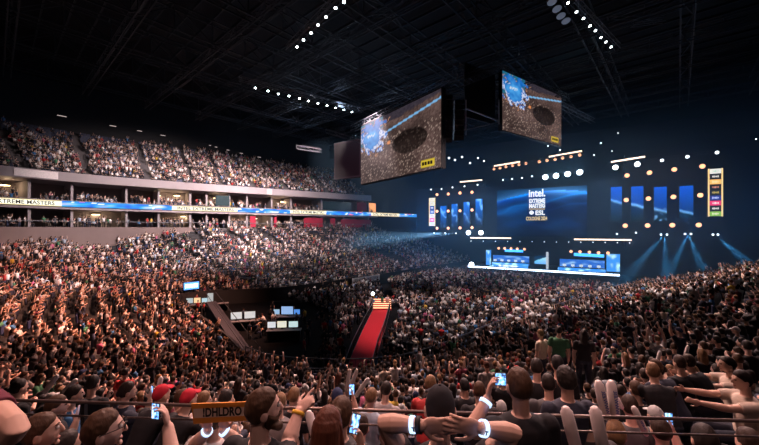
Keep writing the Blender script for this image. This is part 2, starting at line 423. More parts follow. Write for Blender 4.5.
def torso(mb, J, g=0.0, k=1.0, lo=True):
    R = (J['shr']-J['shl']); R.normalize(); up = (J['neck']-J['hip']).normalized(); Fw = up.cross(R).normalized()
    hp, ch, nk = J['hip'], J['chest'], J['neck']
    L = lambda a, b, t: a+(b-a)*t
    rings = [ering(hp-up*.10, R, Fw, .10*k+g, .08+g), ering(hp-up*.04, R, Fw, .155*k+g, .11+g), ering(hp+up*.04, R, Fw, .165*k+g, .12+g), ering(L(hp, ch, .5), R, Fw, .145*k+g, .105+g),
             ering(ch, R, Fw, .17*k+g, .118+g), ering(L(ch, nk, .45), R, Fw, .185*k+g, .115+g), ering(L(ch, nk, .72), R, Fw, .175*k+g, .10+g), ering(L(ch, nk, .9), R, Fw, .10*k+g, .075+g), ering(L(ch, nk, 1.0), R, Fw, .065+g*.6, .06+g*.6)]
    mb.loft(rings if lo else rings[1:])
def hand(mb, wr, d, pn, side=1, curl=(.3,.3,.3,.35), thumb=.6, s=1.0, spread=.06, lift=0.0):
    """wr wrist, d direction, pn palm normal (palm faces pn), side: +1 thumb on d x pn side"""
    d = V(d).normalized(); pn = V(pn); pn = (pn-d*pn.dot(d)).normalized(); lat = d.cross(pn).normalized()*side
    c = V(wr)+d*.052*s
    Mx = Matrix((lat, d, pn)).transposed()
    mb.ell(c, (.040*s,.056*s,.016*s), Mx, 14, 10)
    L = [.078,.086,.080,.064]
    for i in range(4):
        off = (.028-.0187*i)*s; base = V(wr)+d*(.088-.004*abs(i-1))*s+lat*off
        dd = (d+lat*(spread*(1.5-i))).normalized(); pts = [base-dd*.03*s]; a = 0.0; p = base; pts.append(p)
        for q, fr in enumerate((.45,.32,.23)):
            a += curl[i]*(.7 if q == 0 else 1.0)
            p = p+(dd*math.cos(a)+pn*math.sin(a))*L[i]*fr*s; pts.append(p)
        mb.tube(pts, [.0095*s,.0092*s,.0085*s,.0078*s,.0068*s], 8)
    b = V(wr)+d*.02*s+lat*.022*s; t1 = b+(lat*.75+d*.65+pn*.25*thumb).normalized()*.042*s; t2 = t1+(lat*.35+d*.85+pn*.5*thumb).normalized()*.032*s; t3 = t2+(lat*.05+d*.9+pn*.6*thumb).normalized()*.026*s
    mb.tube([b, t1, t2, t3], [.014*s,.0115*s,.0098*s,.008*s], 8)
def arms(mb, J, rr=1.0):
    for n in 'lr':
        sh, el, wr = J['sh'+n], J['el'+n], J['wr'+n]
        mb.tube([sh, sh.lerp(el, .35), el.lerp(sh, .12), el, el.lerp(wr, .25), el.lerp(wr, .7), wr], [.056*rr,.051*rr,.043*rr,.040*rr,.044*rr,.034*rr,.027*rr], 12)
def legs(mb, J, g=0.0):
    for n in 'lr':
        h, k, a = J['hip'+n], J['knee'+n], J['ank'+n]
        mb.tube([h, h.lerp(k, .5), k, k.lerp(a, .3), k.lerp(a, .75), a+(V((0,0,.04)) if g else V((0,0,0)))], [.088+g,.075+g,.056+g,.058+g,.043+g*1.6,.040+g*1.9], 12)
def feet(mb, J):
    for n in 'lr':
        a, t = J['ank'+n], J['toe'+n]; mb.tube([a-V((0,0,.02)), a.lerp(t, .4)-V((0,0,.01)), t], [.042,.04,.032], 10)
def full_body(J, Mh, hands=None, fine=False, k=1.0):
    mb = MB(); torso(mb, J, 0, k)
    mb.tube([J['neck']-(J['neck']-J['chest'])*.25, J['neck'], J['head']-(Mh @ V((0,.02,.06)))], [.064,.054,.052], 12)
    add_head(mb, J['head'], Mh, fine); arms(mb, J, 1.12); legs(mb, J); feet(mb, J)
    for n in 'lr':
        h = (hands or {}).get(n)
        if h: hand(mb, J['wr'+n], *h[0], **h[1])
        else:
            d = (J['wr'+n]-J['el'+n]); inw = (J['sh'+('r' if n == 'l' else 'l')]-J['sh'+n]).normalized()
            hand(mb, J['wr'+n], d, inw if abs(d.normalized().dot(inw)) < .8 else V((0,0,-1)), 1, (.35,.38,.4,.45))
    return mb
def face_mats(me, c, M):
    c = V(c); Mi = M.transposed()
    for p in me.polygons:
        q = Mi @ (p.center-c)
        if q.y > .05:
            if (abs(abs(q.x)-.031) < .013 and abs(q.z-.018) < .0065): p.material_index = 1
            elif abs(q.x) < .023 and abs(q.z+.062) < .0075 and q.y > .07: p.material_index = 2
def hair_mesh(style, vox=.009, seed=0):
    """head-local hair"""
    mb = MB(); sd = V((seed*3.1, seed*1.7, 0))
    def hf(d):
        x, y, z = d; hl = np.interp(y, [-1, -.4, 0, .35, .8, 1], [-.55, -.5, -.15, .25, .58, .64])
        if style == 'long': hl = np.interp(y, [-1, 0, .3, .8, 1], [-1, -.8, .1, .5, .6])
        if style == 'cap': hl = np.interp(y, [-1, 0, .8, 1], [-.3, .12, .38, .42])
        hl += .07*mnoise.noise(d*6+sd)+.04*mnoise.noise(d*17+sd)
        k = 1/(1+math.exp(-(z-hl)*11)); g = .84+.25*k
        if style == 'cap': g = .84+.27*k
        else: g += k*.05*mnoise.noise(d*5+sd)+k*.03*mnoise.noise(d*14+sd)
        if style == 'tuft' and z > .3: g += .12*(z-.3)
        if style == 'curly': g += k*(.07+.06*mnoise.noise(d*9+sd))
        q = head_fn(d)*g; return q
    mb.ell((0,0,0), None, None, 40, 28, hf)
    if style == 'long':
        mb.tube([(0,-.03,.02),(0,-.055,-.10),(0,-.065,-.22),(0,-.06,-.32)], [.085,.088,.082,.05], 18)
        for s in (-1, 1): mb.tube([(.06*s,-.01,.03),(.075*s,-.015,-.1),(.07*s,-.02,-.24)], [.03,.034,.02], 10)
    if style == 'bun': mb.ell((0,-.10,.06), (.045,.04,.045), None, 14, 10)
    if style == 'cap':
        vs = []; 
        for i in range(13):
            a = math.pi*i/12; vs.append((.078*math.cos(a), .07+.085*math.sin(a), .052-.012*math.sin(a)))
        top = [V(v)+V((0,0,.007)) for v in vs]; nn = len(vs)
        mb.add([V(v) for v in vs]+top, [tuple(range(nn))[::-1], tuple(range(nn, 2*nn))]+[(i, (i+1) % nn, nn+(i+1) % nn, nn+i) for i in range(nn)])
        mb.ell((0,0,.128), (.01,.01,.008), None, 8, 6)
        return mb.mesh('cap', M_CLOTH, True)
    return remeshed(mb, 'hair', [M_HAIR], vox, 1)
def shirt_builder(J, k=1.0, sleeve=.62, g=.014, hem=True):
    mb = MB(); torso(mb, J, g, k, lo=False)
    for n in 'lr':
        sh, el, wr = J['sh'+n], J['el'+n], J['wr'+n]
        if sleeve <= 1: mb.tube([sh, sh.lerp(el, .4), sh.lerp(el, sleeve)], [.056+g*1.3,.053+g*1.3,.050+g*1.5], 12, rnd=False)
        else: mb.tube([sh, sh.lerp(el, .5), el, el.lerp(wr, .5), el.lerp(wr, .9)], [.056+g*1.2,.053+g,.045+g,.040+g,.032+g], 12)
    for n in 'lr': mb.ell(J['sh'+n]+V((0,0,.0)), (.06+g,.06+g,.058+g), None, 12, 8)
    return mb
def trouser_builder(J, g=.012):
    mb = MB(); legs(mb, J, g); hp = J['hip']; mb.ell(hp, (.165+g,.12+g,.12), None, 16, 10); return mb

SKINS = [(.62,.40,.31), (.55,.34,.26), (.66,.44,.36), (.42,.25,.18), (.58,.37,.30), (.22,.12,.085)]
HAIRS = [(.018,.013,.011,'dark'), (.032,.018,.012,'dark brown'), (.065,.034,.018,'brown'), (.19,.11,.055,'fair'), (.012,.011,.012,'black'), (.09,.028,.014,'auburn')]
SHIRTS = [((.015,.015,.018),'black',26), ((.03,.035,.055),'navy',11), ((.70,.66,.64),'white',20), ((.30,.28,.28),'grey',11), ((.07,.07,.075),'charcoal',12), ((.36,.03,.03),'red',4), ((.05,.16,.34),'blue',4), ((.05,.17,.09),'green',2), ((.55,.46,.38),'beige',5), ((.45,.12,.22),'pink',2), ((.52,.36,.05),'yellow',1), ((.14,.03,.05),'maroon',3), ((.35,.42,.5),'light blue',3)]
SW = np.array([s[2] for s in SHIRTS], float); SW /= SW.sum()
SWD = SW*np.array([2.6, 1.8, .55, .8, 1.8, .8, .7, .8, .6, .6, .6, 1, .5]); SWD /= SWD.sum()

# ------------------------------------------------------------------ distant crowd templates
def template(kind, hairstyle, lod):
    J = pose(kind); parts = []  # (verts, faces, slot)
    def grab(fn, slot):
        mb = MB(); fn(mb); parts.append((mb.v, mb.f, slot))
    n1, n2 = (8, 6) if lod == 2 else (6, 4)
    hd = J['head']
    grab(lambda m: m.ell(hd, (.078,.095,.118), None, n1, n2), 0)
    def hh(m):
        def hf(d):
            hl = np.interp(d.y, [-1, 0, .8, 1], [-.6, -.15, .5, .6] if hairstyle == 0 else [-1, -.9, .4, .6])
            g = 1.14 if d.z > hl else .82
            return V((d.x*.080, d.y*.098, d.z*.118))*g
        m.ell(hd, None, None, n1+2, n2+2, hf)
        if hairstyle: m.tube([hd+V((0,-.06,0)), hd+V((0,-.09,-.22))], [.08,.06], 6, rnd=False)
    grab(hh, 1)
    def tt_(m):
        R = V((1,0,0)); hp, ch, nk = J['hip'], J['chest'], J['neck']; n = 8 if lod == 2 else 6
        Fw = V((0,1,0))
        rr = [(hp-V((0,0,.08)), .16, .12), (ch, .185, .125), (ch.lerp(nk, .6), .215, .11), (nk, .08, .06)]
        if lod == 2: rr.insert(1, (hp.lerp(ch, .5), .16, .115))
        m.loft([ering(c, R, Fw, a, b, n) for c, a, b in rr])
        for q in 'lr': m.tube([J['sh'+q], J['sh'+q].lerp(J['el'+q], .65)], [.066,.06], 6 if lod == 2 else 4, rnd=False)
    grab(tt_, 2)
    def aa(m):
        for q in 'lr':
            e0 = J['sh'+q].lerp(J['el'+q], .5); m.tube([e0, J['el'+q], J['wr'+q], J['wr'+q]+(J['wr'+q]-J['el'+q]).normalized()*.10], [.046,.042,.032,.03], 6 if lod == 2 else 4, rnd=False)
        m.tube([J['neck']-V((0,0,.03)), hd], [.055,.05], 6 if lod == 2 else 4, rnd=False)
    grab(aa, 0)
    def ll(m):
        for q in 'lr': m.tube([J['hip'+q], J['knee'+q], J['ank'+q]-V((0,0,.08))], [.09,.07,.05], 6 if lod == 2 else 4, rnd=False)
    grab(ll, 3)
    vs = []; fs = []; sl = []
    for v, f, s in parts:
        o = len(vs); vs += v; fs += [tuple(i+o for i in ff) for ff in f]; sl += [s]*len(v)
    # triangulate/quads only
    out = []
    for f in fs:
        if len(f) <= 4: out.append(f)
        else:
            for i in range(1, len(f)-1): out.append((f[0], f[i], f[i+1]))
    return np.array(vs, np.float32), out, np.array(sl)
SIT = ['lap', 'lean', 'clap_sit', 'up_sit']; STD = ['stand', 'clap', 'up', 'phone']
POSES = SIT+STD
FOCUS = np.array([32., 68.])
people = []   # dict x y z rot pose hair shirt skin trousers scale
def add_person(x, y, z, pose_, rot, scale=None, shirt=None, hairc=None, hstyle=None):
    people.append(dict(x=x, y=y, z=z, pose=pose_, rot=rot, s=scale or random.uniform(.93, 1.05), shirt=shirt if shirt is not None else int(rng.choice(len(SHIRTS), p=SWD if math.hypot(x, y) < 26 else SW)),
        skin=int(rng.choice(6, p=[.28,.24,.2,.1,.14,.04])), hair=hairc if hairc is not None else int(rng.choice(6, p=[.24,.25,.2,.12,.14,.05])), hs=hstyle if hstyle is not None else int(random.random() < .2)))
def inview(x, y, z, m=70):
    if y < 2.5: return False
    px, py = proj((x, y, z+1.0)); return -m < px < 759+m and -80 < py < 445+90
def facing(x, y, nx, ny):
    tx, ty = FOCUS-np.array([x, y]); L = math.hypot(tx, ty); dx, dy = .55*tx/L+.45*nx, .55*ty/L+.45*ny
    return math.atan2(-dx, dy)+random.gauss(0, .3)
AISLES = [.55, 1.15, 1.75, 2.4, 5.75, 6.6, 7.3, 8.0, 8.6, 9.3, 9.85, 10.4, 10.9, 11.4, 11.9, 12.4, 12.95, 13.4]
HOLES = [(10.05,10.3,.80,1.0),(10.72,10.86,.78,1.0),(11.3,11.5,.72,.95),(9.1,9.45,.86,1.0),(12.5,12.72,.12,.50),(11.15,11.3,.2,.45),(12.1,12.25,.7,.9)]
seats = []
def walk(pathfn, t0, t1, spacing):
    ts = np.linspace(t0, t1, 500); pp = np.array([pathfn(t) for t in ts]); s = np.concatenate([[0], np.cumsum(np.linalg.norm(np.diff(pp, axis=0), axis=1))])
    L = s[-1]; q = spacing*random.random()
    while q < L:
        t = float(np.interp(q, s, ts)); x = float(np.interp(q, s, pp[:, 0])); y = float(np.interp(q, s, pp[:, 1])); spd = L/(t1-t0)
        yield t, x, y, spd; q += spacing
for k in range(NR):
    f = (k+.5)/NR
    for t, x, y, spd in walk(lambda t: bxy(t, f), 0.02, 13.95, .54):
        if f > fmax(t): continue
        z = bz(t, k/NR)
        if not inview(x, y, z): continue
        if any(abs(t-a)*max(spd, 12) < .62 for a in AISLES): continue
        if any(a < t < b and c < f < d for a, b, c, d in HOLES): continue
        if t > 13.3 and f > .75: continue
        d = cr(IN, t)-cr(OUT, t); d = d/np.linalg.norm(d)
        rt = facing(x, y, d[0], d[1])
        if random.random() < .045: seats.append((x, y, z, math.atan2(-d[0], d[1]))); continue
        far = t > 7
        st = random.random() < (.28 if far else .13)
        if t < 6 and y < 14: st = random.random() < .05
        ps = random.choices(STD, [3, 3, 2, 1])[0] if st else random.choices(SIT, [6, 3, 2, .6])[0]
        add_person(x+random.gauss(0, .05), y+random.gauss(0, .05), z, ps, rt)
UA = [7.9, 8.35, 8.8, 9.25, 9.75, 10.3, 10.85, 11.4, 11.95, 12.5]
UH = [(9.7, 9.9, 4, 8), (8.5, 8.62, 4, 8), (10.95, 11.1, 3, 7), (12.1, 12.25, 3, 7)]
for k in range(UR):
    for t, x, y, spd in walk(lambda t: upxy(t, -1+.85*(k+.5)), UT0, UT1, .55):
        z = upz(k, t)
        if not inview(x, y, z): continue
        if any(abs(t-a)*spd < .55 for a in UA) or any(a < t < b and c <= k < d for a, b, c, d in UH): continue
        if k in (9,): 
            continue
        n = onrm(t); emp = .05 if k < 14 else .1+.12*(k-13)*(1.2 if t < 9.6 else .5)
        if random.random() < emp: seats.append((x, y, z, math.atan2(n[0], -n[1]))); continue
        add_person(x+random.gauss(0, .05), y, z, random.choices(POSES, [5, 2, 3, .7, .6, .6, .5, .2])[0], facing(x, y, -n[0], -n[1]))
for (w, z, a) in ((.45, 10.2, .95), (1.2, 10.2, .7), (2.0, 10.2, .4), (.4, 13.5, .95), (1.2, 13.9, .8), (2.0, 14.3, .5)):
    for t, x, y, spd in walk(lambda t: upxy(t, w), UT0, 13.3, .6):
        if z > 13 and 12.45 < t < 13.1: continue
        if random.random() < a*(.75+.5*math.sin(t*9)) and inview(x, y, z):
            n = onrm(t); add_person(x, y, z, random.choice(['stand', 'stand', 'clap', 'lap', 'up']), facing(x, y, -n[0], -n[1]))
# floor crowd
E = np.array([.8485, -.5292]); NST = np.array([-.5292, -.8485]); S0 = np.array([20.7, 78.0])
def seg_side(p, a, b): return (b[0]-a[0])*(p[1]-a[1])-(b[1]-a[1])*(p[0]-a[0])
ins = [cr(IN, t) for t in np.linspace(0, 14, 200)]
poly = [tuple(p) for p in ins[:86]]+[tuple(p) for p in ins[112:]]
def inpoly(x, y, pl):
    c = False; j = len(pl)-1
    for i in range(len(pl)):
        xi, yi = pl[i]; xj, yj = pl[j]
        if (yi > y) != (yj > y) and x < (xj-xi)*(y-yi)/(yj-yi)+xi: c = not c
        j = i
    return c
full = [tuple(p) for p in ins]
def gpx(x, y): Y = EYE*F/(y-HY); return ((x-CX)/F*Y, Y)
pit = [gpx(*q) for q in ((120,279),(208,287),(262,292),(306,306),(336,318),(330,335),(326,372),(326,470),(120,470))]
CARL = [gpx(*q) for q in ((343,382),(352,356),(363,331),(373,311))]; CARR = [gpx(*q) for q in ((371,382),(378,352),(385,331),(390,311))]
car = CARL+CARR[::-1]
cen = np.mean(np.array(car), 0); carx = [tuple(cen+(np.array(p)-cen)*np.array([1.9, 1.06])) for p in car]
y = 20.0
while y < 90:
    x = -30.0
    while x < 50:
        xx, yy = x+random.gauss(0, .12), y+random.gauss(0, .12)
        w = (np.array([xx, yy])-S0) @ NST
        if inpoly(xx, yy, full) and not inpoly(xx, yy, pit) and not inpoly(xx, yy, carx) and w > 2.5 and inview(xx, yy, 0):
            sd = (np.array([xx, yy])-S0) @ E
            if random.random() < .86 and not (sd > 33.5) and not (abs(xx-1.0) < .7 and yy > 45):
                add_person(xx, yy, 0, random.choices(['lap', 'clap_sit', 'stand', 'up', 'clap'], [5, 2, 2.5, .6, 1])[0], facing(xx, yy, 0, 1))
        x += .62
    y += .92
# a few crew people working in the dark production pit
for q in range(70):
    px, py = random.choice([(random.uniform(240, 306), random.uniform(308, 334)), (random.uniform(170, 205), random.uniform(296, 322)), (random.uniform(322, 343), random.uniform(318, 372)), (random.uniform(296, 338), random.uniform(316, 372))])
    gx, gy = gpx(px, py+6); add_person(gx, gy, 0, random.choice(['stand', 'lap', 'stand', 'lean']), random.uniform(-1.5, 1.5), shirt=random.choice([0, 0, 2, 5, 1, 10]))

# choose the nearest ones as individuals
def near_ok(p):
    px, py = proj((p['x'], p['y'], p['z']+(1.24 if p['pose'] in SIT else 1.66)))
    return -6 < px < 765 and 200 < py < 452

# ------------------------------------------------------------------ inverse lookup on the bowl
_T = np.linspace(0, 8.5, 341); _Fs = np.linspace(0, 1, 81)
_I = np.array([cr(IN, t) for t in _T]); _O = np.array([cr(OUT, t) for t in _T])
_G = _I[:, None, :]+(_O-_I)[:, None, :]*_Fs[None, :, None]
def row_z(x, y):
    d = (_G[..., 0]-x)**2+(_G[..., 1]-y)**2; i, j = np.unravel_index(np.argmin(d), d.shape)
    k = int(min(_Fs[j], .7599)*NR); return bz(_T[i], k/NR), k
HEROPT = []
forced = []
def force(px, py, Y, pose_, shirt, hair, hs=0, rot=None, skin=0):
    p = P(px, py, Y); z, k = row_z(p.x, p.y); h = {'lap': 1.24, 'lean': 1.16, 'clap_sit': 1.24, 'up_sit': 1.24, 'reach': 1.24}.get(pose_, 1.665)
    s = (p.z-z)/h
    if s < .8 or s > 1.15: z = p.z-h*1.0; s = 1.0
    r = facing(p.x, p.y, 0, 1)*.6 if rot is None else rot
    forced.append(dict(x=p.x, y=p.y, z=z, pose=pose_, rot=r, s=s, shirt=shirt, skin=skin, hair=hair, hs=hs, k=k, forced=1))
force(559, 331, 9.3, 'stand', 7, 0, rot=-.5)
force(541, 334, 9.8, 'stand', 8, 3, rot=.6)
force(584, 334, 9.0, 'stand', 0, 0, 1, rot=-.4)
force(54, 407, 3.7, 'phone', 0, 2, rot=-1.0)
force(96, 382, 5.2, 'lap', 0, 0); force(24, 386, 4.9, 'lap', 0, 0); force(143, 403, 4.0, 'lean', 0, 0, 2); force(171, 408, 3.9, 'lean', 0, 0, 2)
force(583, 413, 3.25, 'lap', 4, 2); force(613, 431, 3.3, 'lap', 0, 3, rot=-.2); force(627, 404, 3.9, 'lap', 4, 1); force(633, 388, 5.0, 'lap', 0, 2)
force(736, 380, 4.4, 'reach', 8, 0, rot=1.25); force(722, 364, 5.6, 'reach', 8, 0, rot=1.1); force(705, 367, 5.4, 'lean', 0, 1, rot=.4)
force(671, 373, 5.0, 'lean', 1, 2); force(662, 378, 4.7, 'lean', 0, 3, rot=-.2); force(676, 362, 5.6, 'lap', 0, 1)
force(556, 363, 4.9, 'lap', 0, 4); force(536, 366, 4.9, 'lap', 0, 0, rot=-.3); force(479, 389, 4.8, 'lap', 0, 2, rot=-.2); force(547, 382, 4.4, 'lap', 4, 0)
force(430, 392, 4.5, 'lean', 5, 3, skin=1); force(374, 395, 4.9, 'lap', 12, 3, rot=-.6); force(388, 388, 5.2, 'lap', 3, 0)
force(362, 424, 3.6, 'lap', 9, 1); force(400, 428, 3.4, 'lap', 4, 2); force(700, 437, 3.0, 'lap', 0, 0); force(742, 440, 3.05, 'lap', 0, 1); force(662, 432, 3.2, 'phone', 9, 1)
force(187, 397, 4.6, 'lap', 11, 2, rot=-.9); force(208, 400, 4.4, 'clap_sit', 2, 3, rot=-.8); force(230, 398, 4.5, 'lap', 3, 0, rot=-.5)
force(125, 392, 5.1, 'phone', 1, 1, rot=-.7); force(80, 393, 4.5, 'lap', 6, 0, rot=-.8); force(296, 394, 4.8, 'lap', 0, 3); force(282, 400, 4.6, 'lap', 3, 3)

# ------------------------------------------------------------------ foreground people, modelled one by one
FLOORZ = 7.3
def hero(label, head, fwd, hfwd=None, hairstyle='short', hairc=1, shirtc=0, skin=0, floor=FLOORZ, over=None, hands=None, sleeve=.62, vox=.0062, face=False, beard=False, glasses=False, bands=(), k=1.0, logo=None, stripes=False, hup=(0,0,1)):
    J0 = pose('stand'); s = (head.z-floor)/1.665; f = V((fwd[0], fwd[1], 0)).normalized(); R = Matrix(((f.y, f.x, 0), (-f.x, f.y, 0), (0, 0, 1)))
    # columns: right, forward, up
    R = Matrix((V((f.y, -f.x, 0)), f, V((0, 0, 1)))).transposed()
    org = head-R @ (J0['head']*s); J = {n: org+R @ (v*s) for n, v in J0.items()}
    for n, v in (over or {}).items(): J[n] = v
    Mh = frame(hfwd or (fwd[0], fwd[1], 0), hup); loc = V((org.x, org.y, floor))
    mb = full_body(J, Mh, hands, True, k); me = remeshed(mb, 'person', [M_SKIN, M_EYE, M_LIP, M_CLOTH], vox, 2)
    face_mats(me, J['head'], Mh)
    me.transform(Matrix.Translation(-loc)); o = bpy.data.objects.new('person', me); COL.objects.link(o); o.location = loc
    o.color = (*SKINS[skin], 1); tag(o, label, 'person', 'fans standing behind the rail')
    def child(me2, name, col, M=None):
        c = bpy.data.objects.new(name, me2); COL.objects.link(c); c.parent = o
        if M is not None: c.matrix_local = M
        c.color = (*col, 1); return c
    sb = remeshed(shirt_builder(J, k, sleeve, .013), 'shirt', [M_CLOTH], .011, 3); sb.transform(Matrix.Translation(-loc))
    if stripes:
        sb.materials.append(mat('white_stripe', (.6, .55, .55), .85))
        for p in sb.polygons:
            if int((p.center.z*14+p.center.x*3)) % 2: p.material_index = 1
    child(sb, 'shirt', SHIRTS[shirtc][0])
    tr = remeshed(trouser_builder(J), 'trousers', [M_CLOTH], .014, 2); tr.transform(Matrix.Translation(-loc)); child(tr, 'trousers', (.03, .035, .05))
    T = Matrix.Translation(J['head']-loc) @ Mh.to_4x4()
    hm = hair_mesh(hairstyle, .0062, len(COL.objects)); child(hm, 'cap' if hairstyle == 'cap' else 'hair', (.012, .012, .016) if hairstyle == 'cap' else HAIRS[hairc][:3], T)
    if hairstyle == 'cap':
        h2 = hair_mesh('short', .0065, 3)
        h2.transform(Matrix.Scale(.96, 4)); child(h2, 'hair', HAIRS[hairc][:3], T)
    if face:
        for s_ in (-1, 1):
            m = MB(); m.ell((.031*s_, .083, .018), (.0125,.0125,.0115), None, 14, 10); m.ell((.031*s_, .0935, .018), (.0055,.003,.0055), None, 10, 6, mi=1)
            child(m.mesh('eye', [mat('eye_white', (.7,.66,.62), .2), M_EYE], True), 'eye', (1, 1, 1), T)
            m = MB(); m.tube([(.014*s_,.094,.040), (.032*s_,.091,.045), (.048*s_,.078,.039)], [.0035,.0045,.003], 6); child(m.mesh('eyebrow', M_HAIR, True), 'eyebrow', HAIRS[hairc][:3], T)
    if beard:
        m = MB()
        def bf(d):
            q = head_fn(d); lim = np.interp(d.y, [-.2, .1, .6, 1], [-.9, .05, -.30, -.42]); kk = 1/(1+math.exp((d.z-lim)*18))*(1/(1+math.exp(-(d.y+.05)*14)))
            return q*(.86+.30*kk+.05*kk*mnoise.noise(d*13))
        m.ell((0,0,0), None, None, 36, 26, bf); m.tube([(-.03,.088,-.045),(0,.104,-.043),(.03,.088,-.045)], [.006,.009,.006], 8)
        m.tube([(-.05,.05,-.09),(-.02,.085,-.115),(.02,.085,-.115),(.05,.05,-.09)], [.02,.028,.028,.02], 10)
        child(remeshed(m, 'beard', [M_HAIR], .006, 1), 'beard', HAIRS[hairc][:3], T)
    if glasses:
        m = MB()
        for s_ in (-1, 1):
            ring = [(.033*s_+.026*math.cos(a), .108-.10*abs(.026*math.cos(a)+.033)*.5, .016+.019*math.sin(a)) for a in np.linspace(0, 2*math.pi, 17)]
            m.tube(ring, [.0022]*17, 6); m.tube([(.059*s_,.103,.022), (.082*s_,.06,.022), (.086*s_,-.01,.012)], [.0022,.0022,.0022], 6)
        m.tube([(-.008,.112,.02),(0,.115,.023),(.008,.112,.02)], [.002]*3, 6)
        child(m.mesh('glasses', BLACK, True), 'glasses', (0, 0, 0), T)
    if logo:
        c = org+R @ V((logo[0], logo[1], logo[2])); m = MB(); rr = R @ V((1,0,0))
        m.obox(c-loc, rr*.022, V((0,0,.03)), R @ V((0,.004,0)))
        child(m.mesh('shirt_crest', mat('crest_grey', (.35,.37,.42), .7)), 'shirt_crest', (1,1,1))
    for (n, tt_, col, mark) in bands:
        a = J['el'+n].lerp(J['wr'+n], tt_); ax = (J['wr'+n]-J['el'+n]).normalized(); r = .036 if tt_ < 1 else .031
        u = ax.cross(V((0,1,0))).normalized(); w = ax.cross(u).normalized(); wd = .011 if col != 'watch' else .013
        m = MB(); nn = 24; prof = [(r, -wd), (r+.005, -wd), (r+.005, wd), (r, wd)]; vs = []
        for i in range(nn):
            th = 2*math.pi*i/nn; e = u*math.cos(th)+w*math.sin(th)
            for rr_, z_ in prof: vs.append(a-loc+e*rr_+ax*z_)
        m.add(vs, [(i*4+j, ((i+1) % nn)*4+j, ((i+1) % nn)*4+(j+1) % 4, i*4+(j+1) % 4) for i in range(nn) for j in range(4)])
        mt = glow('band_glow', (.50, .68, 1), 1.7) if col == 'led' else (mat('yellow_band', (.75,.45,.03), .6) if col == 'yellow' else BLACK)
        m.build({'led': 'glowing_wristband', 'yellow': 'wristband', 'watch': 'wristwatch'}[col], mt, o, True)
        if mark:
            m = MB(); fr = V((0,-1,0)); ux = ax if ax.x > 0 else -ax; uz = fr.cross(ux) if False else V((0,0,1)); uz = (uz-ux*uz.dot(ux)).normalized()
            text_on(m, a-loc+V((0,-r-.0075,-.008)), ux, uz, mark, .026, .002); m.build('band_mark', BLACK, o)
        if col == 'led':
            l = bpy.data.lights.new('band_light', 'POINT'); l.energy = .03; l.color = (.35, .45, 1); l.shadow_soft_size = .03
            lo = bpy.data.objects.new('band_light', l); lo.location = a+V((0,-.06,0)); COL.objects.link(lo)
    HEROPT.append((loc.x, loc.y)); return o
def phone(c, nrm, up, label, w=.036, h=.075, bright=2.2, group=None, parentless=True):
    n = V(nrm).normalized(); u = V(up); u = (u-n*u.dot(n)).normalized(); r = n.cross(u)
    root = empty('mobile_phone', c, label, 'phone', group)
    m = MB(); m.obox((0,0,0), r*w, u*h, n*.004); m.build('phone_case', BLACK, root)
    def fn(a, b):
        q = mnoise.noise(V((a*4, b*4, c[0]*9)))
        return (.12+max(0, q)*1.2, .38+max(0, q)*1.0, .95) if q > -.25 else (.03, .05, .12)
    s = screen_grid('phone_screen', n*.0045, -r, u, w*1.84, h*1.84, 8, 14, fn, attr_mat('phone_picture', bright) if 'ph' not in MATS else MATS['ph'], root); MATS['ph'] = s.data.materials[0]
    return root

K1 = P(440, 409, 1.86)
hero('person in black cap with hands clasped behind their head, wearing two glowing wristbands', K1, (.1, 1), hairstyle='cap', hairc=4, shirtc=0, skin=0,
     over={'ell': P(384, 423, 1.76), 'wrl': P(421, 425, 1.70), 'elr': P(514, 433, 1.74), 'wrr': P(481, 428, 1.69)},
     hands={'l': ((V((1, .02, -.06)), V((0, 1, 0))), dict(side=-1, curl=(.10,.13,.16,.2), thumb=.2, spread=.05, s=1.12)), 'r': ((V((-1, -.05, .16)), V((0, 1, 0))), dict(side=1, curl=(.10,.13,.16,.2), thumb=.2, spread=.05, s=1.12))},
     sleeve=.45, vox=.0048, bands=[('l', .78, 'led', 'T'), ('l', .95, 'watch', None), ('r', .93, 'led', 'T')])
L1 = P(519, 386, 2.3)
hero('person in black T-shirt seen from behind, raising a phone in the left hand', L1, (-.08, 1), hairstyle='short', hairc=2, shirtc=0, skin=1,
     over={'ell': P(470, 432, 2.15), 'wrl': P(488, 398, 2.26)}, hands={'l': ((V((.18, .08, 1)), V((.9, -.3, 0))), dict(side=1, curl=(.45,.5,.5,.5)))}, bands=[('l', .86, 'led', None)], k=1.08)
phone(P(500.5, 379, 2.27), (-.1, -1, 0), (0, 0, 1), 'phone held up by the person in black T-shirt, filming the stage', .036, .042)
I1 = P(263, 409, 2.0)
hero('bearded brown-haired man in black jersey pointing to the right, yellow wristband', I1, (.35, .95), (.88, .47, .02), hairstyle='short', hairc=2, shirtc=0, skin=2,
     over={'elr': P(288, 443, 2.06), 'wrr': P(299, 411, 2.18)}, hands={'r': ((V((.55, .5, .5)), V((-.3, .2, -1))), dict(side=1, curl=(.1,.9,1.1,1.2)))}, face=True, beard=True, bands=[('r', .92, 'yellow', None)], k=1.12, logo=(-.1, -.135, 1.40))
A1 = P(103, 431, 2.0)
hero('grey-haired man with glasses in profile, holding a phone up at arm length', A1, (.6, .8), (.83, .56, 0), hairstyle='short', hairc=2, shirtc=0, skin=2,
     over={'elr': P(176, 482, 1.86), 'wrr': P(168, 427, 2.0)}, hands={'r': ((V((-.25, .1, 1)), V((-.5, -.2, 0))), dict(side=-1, curl=(.5,.55,.6,.6)))}, face=True, glasses=True)
phone(P(156, 411, 2.0), (-.35, -1, .1), (-.08, 0, 1), 'phone held up by the man with glasses', .03, .045, 1.2)
hero('brown-haired person with short hair standing left of the man with glasses', P(41, 432, 2.25), (.7, .7), (.8, .6, 0), hairstyle='short', hairc=2, shirtc=4, skin=1, face=True)
